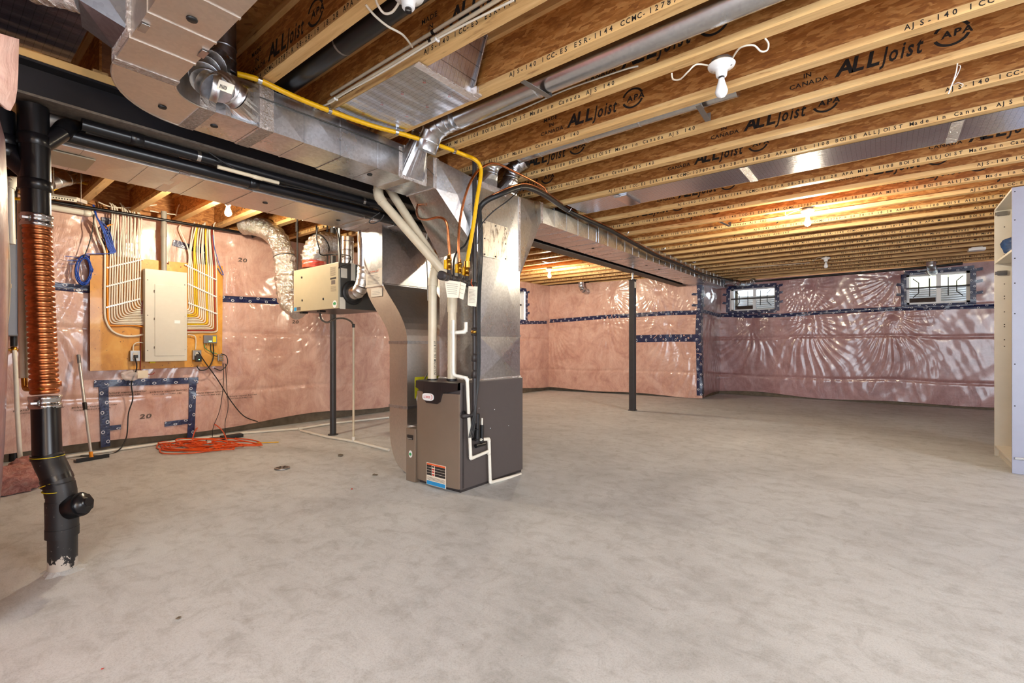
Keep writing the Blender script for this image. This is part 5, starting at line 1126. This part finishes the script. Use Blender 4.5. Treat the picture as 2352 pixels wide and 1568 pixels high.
v_ = Vector((p0.x, p0.y, h0.z-.12)); MB().lathe([(0, -.03), (.022, -.028), (.022, .028), (0, .03)], v_, (0, 0, 1), 12).build('valve', 'brass', wh); MB().cyl(v_+Vector((0, -.08, 0)), v_+Vector((0, .08, 0)), .012, 10).build('valve_stem', 'brass', wh)
t = thing('floor_drain_pipe', 'black pipe standing at the wall below the water heater', 'pipe', aZ(33, 1058, 0)); q = aZ(33, 1058, 0); MB().cyl((q.x, q.y, 0), (q.x, q.y, 1.13), .036, 16).build('pipe', 'abs_black', t)
for zz in (.62, .54): MB().tube([(q.x, q.y, zz-.02), (q.x, q.y, zz+.02)], .046, 16).build('coupling', 'abs_black', t)
t = coil('relief_pipe', 'white plastic relief pipe leaning down from the water heater valve', [aD(33, 805, 4.05), aD(36, 850, 4.02), aD(40, 950, 3.98), aD(46, 1045, 3.95), aZ(47, 1062, .01)], .016, 'pvc_white')
t = coil('tall_black_pipe', 'tall black flue pipe above the water heater', [aD(27, 548, 4.0), aD(27, 468, 4.0), aD(27, 468, 4.0)+UP*.28], .035, 'abs_black')
# ================================================================== electrical board
XP = XL+.115
eb = thing('electrical_board', 'plywood board carrying the white breaker panel and fanned out cables on the left wall', 'panel board', aX(360, 845, XP))
def QX(px, py, X): p = aX(px, py, X); return (p.x, p.y, p.z)
MB().slab([QX(207, 852, XP), QX(207, 582, XP), QX(372, 599, XP), QX(372, 605, XP), QX(388, 607, XP), QX(388, 600, XP), QX(512, 611, XP), QX(510, 840, XP)], (-.022, 0, 0)).build('plywood_sheet', 'plywood', eb)
XB = XP+.095; P4 = [QX(334, 831, XB), QX(332, 617, XB), QX(429, 625, XB), QX(431, 828, XB)]
ya, yb4 = (P4[0][1]+P4[1][1])/2, (P4[2][1]+P4[3][1])/2; za, zb = (P4[0][2]+P4[3][2])/2, (P4[1][2]+P4[2][2])/2
bxo = MB().bbox((XP+.001, ya, za), (XB, yb4, zb), .006).build('breaker_box', 'panel_white', eb); dw, dh = yb4-ya, zb-za
MB().bbox((XB-.002, ya+dw*.22, za+dh*.06), (XB+.006, yb4-dw*.06, zb-dh*.16), .003).build('box_door', 'panel_white', bxo)
for f in (.14, .45, .75): MB().box((XB-.001, ya+dw*.20, za+dh*f), (XB+.008, ya+dw*.22, za+dh*(f+.025))).build('hinge', 'steel_dusty', bxo)
MB().box((XB+.006, ya+dw*.68, za+dh*.42), (XB+.010, ya+dw*.82, za+dh*.455)).build('latch', 'porcelain', bxo)
for fy, fz in ((.06, .88), (.06, .5), (.06, .12), (.94, .86), (.94, .5), (.94, .13)): MB().lathe([(.006, 0), (.005, .003), (0, .003)], (XB, ya+dw*fy, za+dh*fz), (1, 0, 0), 8).build('box_screw', 'steel_strap', bxo)
MB().box((XP, ya+dw*.15, za-.018), (XP+.03, ya+dw*.28, za)).build('yellow_connector', 'ink_yellow', bxo)
c0 = QX(376, 612, XP+.045); MB().cyl((XP+.05, c0[1], zb-.02), (XP+.05, c0[1], ZJ+.05), .027, 16).build('conduit', 'conduit_grey', eb); MB().tube([(XP+.05, c0[1], zb+.37), (XP+.05, c0[1], zb+.45)], .031, 16).build('conduit_coupling', 'conduit_grey', eb)
XC = XP+.012
rr = random.Random(11)
def cable(pxs, r, mat): P = [Vector(QX(x, y, XC+o)) for x, y, o in pxs]; return MB().tube(smoothpath(P, 5), r, 8).build('cable', mat, eb)
cable([(212, 485, 0), (226, 540, 0), (239, 572, 0), (241, 600, 0), (240, 700, 0), (243, 735, 0), (258, 760, 0), (285, 771, 0), (312, 771, 0), (332, 767, .02)], .0105, 'cable_white')
cable([(262, 515, 0), (242, 525, 0), (246, 580, 0), (247, 700, 0), (250, 742, 0), (262, 748, 0), (300, 747, 0), (333, 751, .02)], .008, 'cable_orange')
Ny = 13; ys = [744, 735, 727, 720, 711, 704]
for i in range(Ny):
    x = 253+i*(70/(Ny-1)); yb5 = 743-3.6*i if i < 12 else 702; xt = 258+i*5.3+rr.uniform(-4, 4); yt = 482+i*1.6+rr.uniform(-8, 6)
    cable([(xt-6, yt-16, -.02), (xt, yt, 0), (x+rr.uniform(-2, 2), 555, .004*(i % 2)), (x, 605, 0), (x-1+rr.uniform(-.8, .8), 660, 0), (x-2, yb5-18, 0), (x+1, yb5-5, 0), (x+9, yb5, 0), (min(x+30, 331), yb5+1, 0), (333, yb5+1.5, .02)], .0070, 'cable_white')
Nr = 15; col = ['cable_white', 'cable_white', 'cable_white', 'cable_yellow', 'cable_yellow', 'cable_white', 'cable_white', 'cable_white', 'cable_white', 'cable_yellow', 'cable_white', 'cable_white', 'cable_white', 'cable_red', 'cable_white']
for i in range(Nr):
    x = 433+i*(64/(Nr-1)); yb5 = 712+i*3.6; xt = 440+i*3.7+rr.uniform(-3, 3); yt = 527+rr.uniform(-5, 6)
    if i == 0: xt = 413
    cable([(xt+4, yt-12, -.02), (xt, yt, 0), (x-2+rr.uniform(-2, 2), 575, .004*(i % 2)), (x, 620, 0), (x+.6, 680, 0), (x+2, yb5-12, 0), (x, yb5-2, 0), (x-8, yb5, 0), (max(x-30, 433), yb5, 0), (430, yb5, .02)], .0070, col[i])
cable([(327, 690, .01), (324, 760, .005), (323, 835, .005), (324, 850, 0), (345, 860, 0), (356, 855, 0)], .004, 'cable_red')
for x0, y0, x1, y1 in ((245, 615, 330, 595), (244, 658, 324, 638), (243, 706, 322, 686), (424, 607, 498, 643), (431, 651, 498, 682), (432, 695, 500, 721)):
    a, c = Vector(QX(x0, y0, XC+.010)), Vector(QX(x1, y1, XC+.010)); s_ = MB().tube([a, c], .004, 6).build('cable_comb', 'porcelain', eb); bb = MB()
    for i in range(16): q = a.lerp(c, (i+.5)/16); bb.box((q.x-.002, q.y-.008, q.z-.008), (q.x+.005, q.y+.008, q.z+.008))
    bb.build('comb_teeth', 'porcelain', s_)
def outlet(label, px, py, leds=False):
    p = Vector(QX(px, py, XP)); t = thing('outlet', label, 'outlet', p); MB().bbox((p.x+.001, p.y-.042, p.z-.055), (p.x+.045, p.y+.042, p.z+.055), .004).build('steel_box', 'steel_strap', t)
    MB().bbox((p.x+.045, p.y-.02, p.z-.035), (p.x+.052, p.y+.02, p.z+.035), .003).build('receptacle', 'panel_white', t); MB().bbox((p.x+.05, p.y-.016, p.z-.02), (p.x+.085, p.y+.016, p.z+.012), .005).build('plug', 'black_rubber', t)
    if leds: MB().bbox((p.x+.05, p.y-.028, p.z-.075), (p.x+.10, p.y+.028, p.z-.005), .006).build('adapter', 'black_rubber', t); MB().lathe([(.006, 0), (.004, .004), (0, .004)], (p.x+.10, p.y, p.z-.05), (1, 0, 0), 10).build('led', 'led_green', t)
    return p
o1 = outlet('square steel outlet with a black plug on the plywood left of the breaker panel', 308, 817)
o2 = outlet('steel outlet with glowing green adapter on the plywood right of the breaker panel', 450, 815, True)
X2 = XP+.03
def qv(px, py, X=X2): return Vector(QX(px, py, X))
cab('outlet_cable', 'white cable bending from the panel to the left steel outlet', [qv(333, 788), qv(318, 786), qv(307, 792), qv(306, 806)], .006)
cab('outlet_cable', 'white cable bending from the panel to the right steel outlet', [qv(431, 768), qv(446, 771), qv(450, 780), qv(449, 802)], .006)
sp = thing('splitter_box', 'small grey signal amplifier with green light on the plywood right of the panel', 'amplifier', QX(478, 777, XP)); a = QX(466, 788, XP); c = QX(496, 770, XP)
MB().bbox((XP+.001, a[1], a[2]), (XP+.035, c[1], c[2]), .004).build('housing', 'heater_grey', sp); MB().box((XP+.035, a[1]+.05, a[2]+.02), (XP+.037, a[1]+.08, a[2]+.028)).build('led', 'led_green', sp); MB().box((XP+.035, a[1]+.09, a[2]+.015), (XP+.036, c[1]-.01, c[2]-.012)).build('label', 'ink_yellow', sp)
for f in (.25, .45, .6, .8): MB().cyl((XP+.018, a[1]+(c[1]-a[1])*f, a[2]-.018), (XP+.018, a[1]+(c[1]-a[1])*f, a[2]), .005, 8).build('connector', 'brass', sp)
p = Vector(QX(505, 821, XP)); gbk = thing('ground_block', 'small metal grounding block at the right edge of the plywood', 'terminal', p); MB().bbox((XP+.001, p.y-.03, p.z-.04), (XP+.03, p.y+.03, p.z+.04), .003).build('block', 'steel_strap', gbk)
for i in range(3):
    for s in (-1, 1): MB().lathe([(.008, 0), (.008, .008), (0, .009)], (XP+.03, p.y+.013*s, p.z-.025+.025*i), (1, 0, 0), 8).build('terminal_screw', 'brass', gbk)
BL = 'black_rubber'
cab('signal_cable', 'black cable from the grey amplifier looping to the grounding block', [qv(484, 790), qv(485, 806), qv(492, 816), qv(500, 818)], .005, BL)
cab('signal_cable', 'black cable hanging in a loop right of the grounding block', [qv(508, 812), qv(520, 818), qv(522, 835), qv(508, 850), qv(492, 845)], .005, BL)
cab('signal_cable', 'black cable dipping from the amplifier below the right outlet', [qv(490, 790), qv(490, 820), qv(478, 845), qv(460, 850), qv(452, 840)], .006, BL)
cab('signal_cable', 'green and brown ground wire under the amplifier', [qv(470, 790), qv(472, 800), qv(486, 808), qv(498, 812)], .004, 'ink_green')
flo = XL+.24
cab('black_cable', 'black cord dropping from the left outlet to the floor by the squeegee', [qv(310, 822, XP+.09), qv(314, 845, XP+.07), qv(302, 880, XL+.15), qv(305, 915, XL+.15), qv(295, 950, XL+.15), qv(290, 1005, XL+.2), aZ(268, 1037, .006), aZ(225, 1046, .006), aZ(150, 1046, .006)], .006, BL)
cab('black_cable', 'black cord swinging from the right outlet down along the wall to the floor', [qv(456, 808, XP+.08), qv(470, 830, XL+.16), qv(500, 872, XL+.13), qv(530, 920, XL+.13), qv(560, 955, XL+.13), qv(592, 968, XL+.13)], .006, BL)
cab('signal_cable', 'left thin black wire hanging from the grounding block to the orange cord', [qv(513, 835), qv(513, 880, XL+.14), qv(505, 940, XL+.14), qv(490, 980, XL+.17), aZ(488, 1003, .02)], .0035, BL)
cab('signal_cable', 'right thin black wire hanging from the grounding block to the orange cord', [qv(518, 835), qv(521, 890, XL+.14), qv(524, 935, XL+.14), qv(517, 970, XL+.17), aZ(518, 1000, .02)], .0035, BL)
# blue cable coil and bundle
bc = thing('cable_coil', 'bundle of bright blue data cable coiled at the left edge of the plywood', 'cable', qv(192, 620)); rr = random.Random(2)
b = MB()
for i in range(9):
    pts = []; ox, oy = rr.uniform(-3, 3), rr.uniform(-3, 3)
    for k in range(13): a = 2*PI*k/12; pts.append(qv(192+ox+(15+i*.55)*math.cos(a)*1.0, 620+oy+(29+i*.5)*math.sin(a), XP-.02+.05*rr.random()))
    MB().tube(smoothpath(pts, 3), .0045, 6).build('cable_turn', 'cable_blue', bc)
for i in range(3): MB().tube(smoothpath([qv(185, 595+5*i), qv(170, 590+8*i), qv(150+4*i, 588+9*i)], 4), .003, 5).build('loose_end', 'cable_blue', bc)
bb2 = thing('blue_cables', 'bundle of blue data cables dropping from the joists to the board top left', 'cable', qv(230, 520)); 
for i in range(7):
    o_ = rr.uniform(-4, 4); MB().tube(smoothpath([qv(216+o_, 470, XP), qv(224+o_*.6, 500), qv(236+i*2, 530+rr.uniform(-6, 6)), qv(246+i*2.5, 565), qv(252+i*1.5, 581), qv(225-i*5, 583)], 4), .0045, 6).build('cable', 'cable_blue', bb2)
cab('coil_cord', 'thin black cord hanging from the ceiling to the blue cable coil', [qv(217, 492), qv(212, 530), qv(203, 565), qv(192, 592)], .0045, BL)
cab('blue_wire', 'thin blue wire falling at the right edge of the plywood', [qv(489, 540), qv(493, 570), qv(503, 605), qv(513, 630), qv(508, 628), qv(500, 615)], .004, 'cable_blue')
for i, (pts, lb_) in enumerate((([qv(226, 464, XP), qv(260, 476, XP), qv(310, 476, XP), qv(360, 470, XP)], 'upper'), ([qv(345, 484, XP), qv(380, 490, XP), qv(421, 494, XP)], 'middle'), ([qv(404, 496, XP), qv(412, 470, XP), qv(430, 466, XP), qv(475, 458, XP)], 'rightmost')) ):
    cab('ceiling_cable', '%s loose white cable strung across the joists above the panel board' % lb_, pts, .006)
bg = thing('plastic_bag', 'crumpled clear bag of cord end taped below the plywood', 'bag', qv(305, 862, XL+.16)); rr = random.Random(8)
bm = bmesh.new(); bmesh.ops.create_icosphere(bm, subdivisions=3, radius=1); c = qv(303, 862, XL+.15); b = MB()
for v in bm.verts: k = 1+.25*math.sin(7*v.co.x+3*v.co.z)+rr.uniform(-.12, .12); v.co = Vector((c.x+v.co.x*.035*k, c.y+v.co.y*.085*k, c.z+v.co.z*.05*k))
bm.verts.index_update(); b.add([v.co[:] for v in bm.verts], [[v.index for v in f.verts] for f in bm.faces], True); b.build('film', 'clear_sheet', bg); bm.free()
MB().slab([c+Vector((.03, .04, -.03)), c+Vector((.03, .13, -.03)), c+Vector((.03, .13, .05)), c+Vector((.03, .04, .05))], (.003, 0, 0)).build('paper_tag', 'paper', bg)
# ================================================================== on the floor
sq = thing('squeegee', 'silver handled floor squeegee leaning against the left wall', 'squeegee', aZ(210, 1054, 0)); hb_ = aZ(210, 1050, .03); ht = aX(180, 815, XL+.10)
MB().cyl(hb_, hb_.lerp(ht, .47), .0115, 12).build('handle', 'aluminium', sq); MB().cyl(hb_.lerp(ht, .45), hb_.lerp(ht, .52), .017, 12).build('grip_joint', BL, sq); MB().cyl(hb_.lerp(ht, .5), hb_.lerp(ht, .92), .013, 12).build('upper_handle', 'aluminium', sq)
MB().cyl(hb_.lerp(ht, .915), ht, .015, 12).build('end_grip', 'heater_grey', sq); MB().cyl(hb_, hb_.lerp(ht, .05), .015, 12).build('orange_socket', 'cable_orange', sq)
a, c = aZ(172, 1062, .0), aZ(247, 1049, .0); u = (c-a).normalized(); n_ = Vector((-u.y, u.x, 0))
MB().slab([a-n_*.02, c-n_*.02, c+n_*.03, a+n_*.03], (0, 0, .018)).build('head', 'broom_grey', sq); MB().slab([a-n_*.035, c-n_*.035, c-n_*.022, a-n_*.022], (0, 0, .035)).build('rubber_blade', BL, sq)
oc = thing('extension_cord', 'tangled bright orange extension cord on the floor under the panel board', 'cord', aZ(490, 1025, 0)); rr = random.Random(21)
C1, C2 = aZ(368, 1042, .012), aZ(640, 1018, .012)
def op(t_, s_, z=.01): p = aZ(480+t_, 1026+s_, 0); return Vector((p.x, p.y, z))
for j in range(6):
    pts = []
    for k in range(17):
        a = 2*PI*k/8+j*.7; e = rr.uniform(.55, 1.15); pts.append(op(-10+math.cos(a)*(62+18*(j % 3))*e+(j-3)*14, math.sin(a)*(7+2.2*(j % 3))*e-(j-3)*1.8, .008+.012*rr.random()*(1+j*.5)))
    MB().tube(smoothpath(pts, 6), .0062, 7).build('cord_loops', 'cord_orange', oc)
MB().tube(smoothpath([op(-40, -2), op(-30, -20, .10), op(0, -30, .14), op(30, -20, .09), op(45, 0, .01)], 6), .0062, 7).build('cord_arch', 'cord_orange', oc)
MB().tube(smoothpath([op(-60, 0), op(-95, -3), op(-112, 8), op(-105, 17), op(-60, 18), op(0, 12), op(60, 2), op(95, -4), op(120, -6), op(100, -14), op(60, -18)], 6), .0062, 7).build('cord_loops', 'cord_orange', oc)
a = op(110, -7); c = op(160, -9); MB().tube([a, c], .006, 7).build('cord_tail', 'gas_yellow', oc); MB().bbox(tuple(op(0, -4, .03)-Vector((.012, .02, .012))), tuple(op(0, -4, .03)+Vector((.012, .02, .012))), .004).build('cord_plug', 'panel_white', oc)
t = thing('power_brick', 'black coiled adapter lying on the floor behind the orange cord', 'adapter', aZ(530, 1004, 0)); p = aZ(530, 1006, 0); MB().bbox((p.x-.05, p.y-.10, 0), (p.x+.05, p.y+.12, .04), .01).build('body', BL, t); MB().tube(smoothpath([(p.x, p.y-.1, .02), (p.x-.03, p.y-.2, .03), (p.x+.03, p.y-.26, .01), (p.x+.05, p.y-.16, .01)], 5), .005, 6).build('lead', BL, t)
fp = thing('floor_pipe', 'thin white plastic pipe lying on the floor along the left wall', 'pipe', aZ(400, 1013, 0)); FPp = [aZ(90, 1057, .016), aZ(250, 1035, .016), aZ(400, 1014, .016), aZ(560, 994, .016), aZ(690, 984, .016), aZ(762, 972, .016), aZ(893, 958, .016)]
MB().tube(FPp, .0135, 10).build('pipe', 'pvc_white', fp)
for p in FPp[2:5]: MB().tube([p-Vector((0, .03, 0)), p+Vector((0, .03, 0))], .017, 10).build('coupling', 'pvc_white', fp)
fp2 = thing('floor_pipe', 'thin white plastic pipe crossing the floor from the wall to the return duct', 'pipe', aZ(800, 1008, 0)); P = [aZ(690, 988, .016), aZ(752, 1003, .016), aZ(812, 1013, .016), aZ(893, 1033, .016)]
MB().tube(P, .0135, 10).build('pipe', 'pvc_white', fp2); MB().tube([P[2]-UP*.0, P[2]+UP*.05], .017, 10).build('tee', 'pvc_white', fp2)
fdn = thing('floor_drain', 'small round slotted floor drain cover set in the concrete', 'drain', aZ(648, 1075, 0)); p = aZ(648, 1075, 0)
MB().lathe([(.062, .0), (.062, .006), (.052, .008), (.0, .008)], (p.x, p.y, 0), (0, 0, 1), 24).build('cover', 'steel_strap', fdn)
for i in range(6): a = PI*i/3; MB().slab([(p.x+math.cos(a)*.015-math.sin(a)*.004, p.y+math.sin(a)*.015+math.cos(a)*.004, .0085), (p.x+math.cos(a)*.045-math.sin(a)*.008, p.y+math.sin(a)*.045+math.cos(a)*.008, .0085), (p.x+math.cos(a)*.045+math.sin(a)*.008, p.y+math.sin(a)*.045-math.cos(a)*.008, .0085), (p.x+math.cos(a)*.015+math.sin(a)*.004, p.y+math.sin(a)*.015-math.cos(a)*.004, .0085)], (0, 0, .0008)).build('slot', 'ink_black', fdn)
ins = thing('insulation_scrap', 'heap of pink fibreglass insulation scraps on the floor behind the drain stack', 'insulation', aZ(50, 1118, 0)); rr = random.Random(4)
for i, (px, py, sx, sy, sz) in enumerate(((40, 1108, .30, .22, .12), (75, 1104, .20, .16, .10), (20, 1120, .22, .18, .13), (60, 1092, .24, .14, .14))):
    c = aZ(px, py+8, 0); bm = bmesh.new(); bmesh.ops.create_icosphere(bm, subdivisions=4, radius=1); b = MB()
    from mathutils import noise as mn
    for v in bm.verts:
        k = 1+.38*mn.noise(v.co*2.6+Vector((i*3, 0, 0)))+.22*mn.noise(v.co*7+Vector((0, i*5, 0))); v.co = Vector((c.x+v.co.x*sx*.62*k, c.y+v.co.y*sy*.9*k, max(.001, sz*.45+v.co.z*sz*k*.75)))
    bm.verts.index_update(); b.add([v.co[:] for v in bm.verts], [[v.index for v in f.verts] for f in bm.faces], True); b.build('batt_scrap', 'batt_pink', ins); bm.free()
for px, py, s, nm in ((783, 1046, .03, 'stain'), (), ()) if False else ():
    pass
def chip(label, px, py, s, mat='concrete_dark'):
    p = aZ(px, py, 0); b = MB(); rr2 = random.Random(px); n = 7
    b.slab([(p.x+math.cos(2*PI*i/n)*s*rr2.uniform(.6, 1.2), p.y+math.sin(2*PI*i/n)*s*rr2.uniform(.5, 1.1), .0005) for i in range(n)], (0, 0, s*.35)); o = b.build('debris_chip', mat, None, at=p); tag(o, label, 'debris')
chip('dark flat debris chip on the floor left of the return drop boot', 783, 1046, .028); chip('small dark chip on the floor in front of the return drop boot', 861, 1091, .022); chip('tiny grey clod on the floor at the lower left', 410, 1420, .010); chip('tiny red scrap near the bottom left edge of the floor', 235, 1536, .004, 'ink_red'); chip('tiny red scrap on the floor left of the furnace', 808, 1123, .009, 'ink_red')
# ================================================================== white cabinet at the right edge
KX, KY0, KY1 = .82, 5.68, 6.51; KZ = aX(2325, 430, KX).z; KD = .6; tk_ = .018
ct = thing('tall_cabinet', 'tall white doorless cabinet standing at the right edge of the room', 'cabinet', (KX+.3, 6.1, 0))
b = MB().bbox((KX, KY0, .0), (KX+KD, KY0+tk_, KZ), .002); b.build('near_side_panel', 'melamine_blue', ct)
MB().bbox((KX, KY1-tk_, .0), (KX+KD, KY1, KZ), .002).build('far_side_panel', 'melamine', ct); MB().box((KX+KD-.006, KY0+tk_, 0), (KX+KD, KY1-tk_, KZ)).build('back_panel', 'melamine', ct)
MB().bbox((KX, KY0+tk_, KZ-tk_), (KX+KD-.006, KY1-tk_, KZ), .002).build('top_panel', 'melamine', ct); zs = aX(2285, 606, KX).z; MB().bbox((KX+.002, KY0+tk_, zs), (KX+KD-.006, KY1-tk_, zs+.02), .002).build('shelf', 'melamine', ct)
MB().bbox((KX+.002, KY0+tk_, .08), (KX+KD-.006, KY1-tk_, .10), .002).build('bottom_panel', 'melamine', ct); MB().box((KX+.03, KY0+tk_, 0), (KX+.045, KY1-tk_, .08)).build('plinth', 'melamine', ct)
for px, py in ((2300, 491), (2300, 627)):
    q = aY(px, py, KY1-tk_); h_ = MB().bbox((q.x-.03, KY1-tk_-.012, q.z-.022), (q.x+.04, KY1-tk_, q.z+.022), .003).build('hinge', 'chrome', ct); MB().bbox((q.x-.045, KY1-tk_-.02, q.z-.016), (q.x-.01, KY1-tk_-.01, q.z+.016), .003).build('hinge_arm', 'chrome', h_)
q = aY(2342, 1053, KY0); h_ = MB().bbox((q.x-.03, KY0-.012, q.z-.010), (q.x+.05, KY0, q.z+.010), .003).build('hinge', 'chrome', ct)
for py in (521, 552, 556, 585, 652, 680, 686, 716, 745, 750, 780, 795): 
    q = aY(2307, py, KY1-tk_); MB().lathe([(.005, 0), (.004, .001), (0, .001)], (q.x, KY1-tk_, q.z), (0, -1, 0), 8).build('shelf_pin_hole', 'ink_black', ct)
for py in (440, 505, 593, 650, 720, 836, 932): 
    q = aY(2331, py, KY0); MB().lathe([(.005, 0), (.004, .001), (0, .001)], (q.x, KY0, q.z), (0, -1, 0), 8).build('screw_hole', 'ink_black', ct)
bm = bmesh.new(); bmesh.ops.create_icosphere(bm, subdivisions=3, radius=1); b = MB(); c = aX(2312, 588, KX+.16); c = Vector((KX+.16, KY0+.48, c.z)); rr = random.Random(6)
for v in bm.verts: k = 1+.3*math.sin(5*v.co.x+4*v.co.y)+rr.uniform(-.1, .1); v.co = Vector((c.x+v.co.x*.13*k, c.y+v.co.y*.15*k, max(zs+.021, zs+.11+v.co.z*.09*k)))
bm.verts.index_update(); b.add([v.co[:] for v in bm.verts], [[v.index for v in f.verts] for f in bm.faces], True); bm.free()
o = b.build('shelf_bag', 'bag_blue', None, at=(c.x, c.y, zs+.02)); tag(o, 'crumpled dark blue plastic bag on the cabinet shelf', 'bag')
# wall elbows
def vent(label, P, D_): t = thing('round_duct', label, 'duct', P[0]); gored(t, 'elbow_gore', P, .062, 'galv'); return t
c = aY(1335, 652, 9.2); vent('short round duct elbow turning into the back wall under the joists', [(c.x, c.y, ZJ+.02), (c.x, c.y, ZJ-.09), (c.x+.03, c.y+.06, ZJ-.17), (c.x+.06, c.y+.2, ZJ-.20)], None)
c = aY(2138, 615, 10.75); vent('bright round duct elbow turning into the far wall above the right window', [(c.x, c.y-.1, ZJ+.05), (c.x, c.y-.1, ZJ-.06), (c.x+.02, c.y, ZJ-.13), (c.x+.04, c.y+.18, ZJ-.14)], None)
# loose plastic at the near partition
t = thing('plastic_flap', 'loose pink plastic flap hanging over the beam at the left edge', 'plastic sheet', aD(5, 180, 1.75)); b = MB(); rows = 14
edge = [(44, 90), (43, 130), (42, 170), (40, 205), (35, 235), (24, 255), (10, 250), (0, 240)]
for i, (px, py) in enumerate(edge):
    b.v += [tuple(aD(px, py, 1.80+.01*math.sin(i*2))), tuple(aD((px-50)*.5, py*.9-5, 1.74)), tuple(aD(-60, py*.8-10, 1.70))]
for i in range(len(edge)-1):
    for j in range(2): q = 3*i+j; b.f.append((q, q+1, q+4, q+3)); b.sm.append(True)
b.build('film', 'poly_pink', t); t['category'] = 'plastic sheet'
# lamps that light the room from behind the photographer
p = (.9, jfar(-9)-FD/2, ZJ); lampholder('glowing bulb out of view behind the camera', p, True)
p = (3.3, jfar(-9)-FD/2, ZJ); lampholder('glowing bulb out of view on the right', p, True)
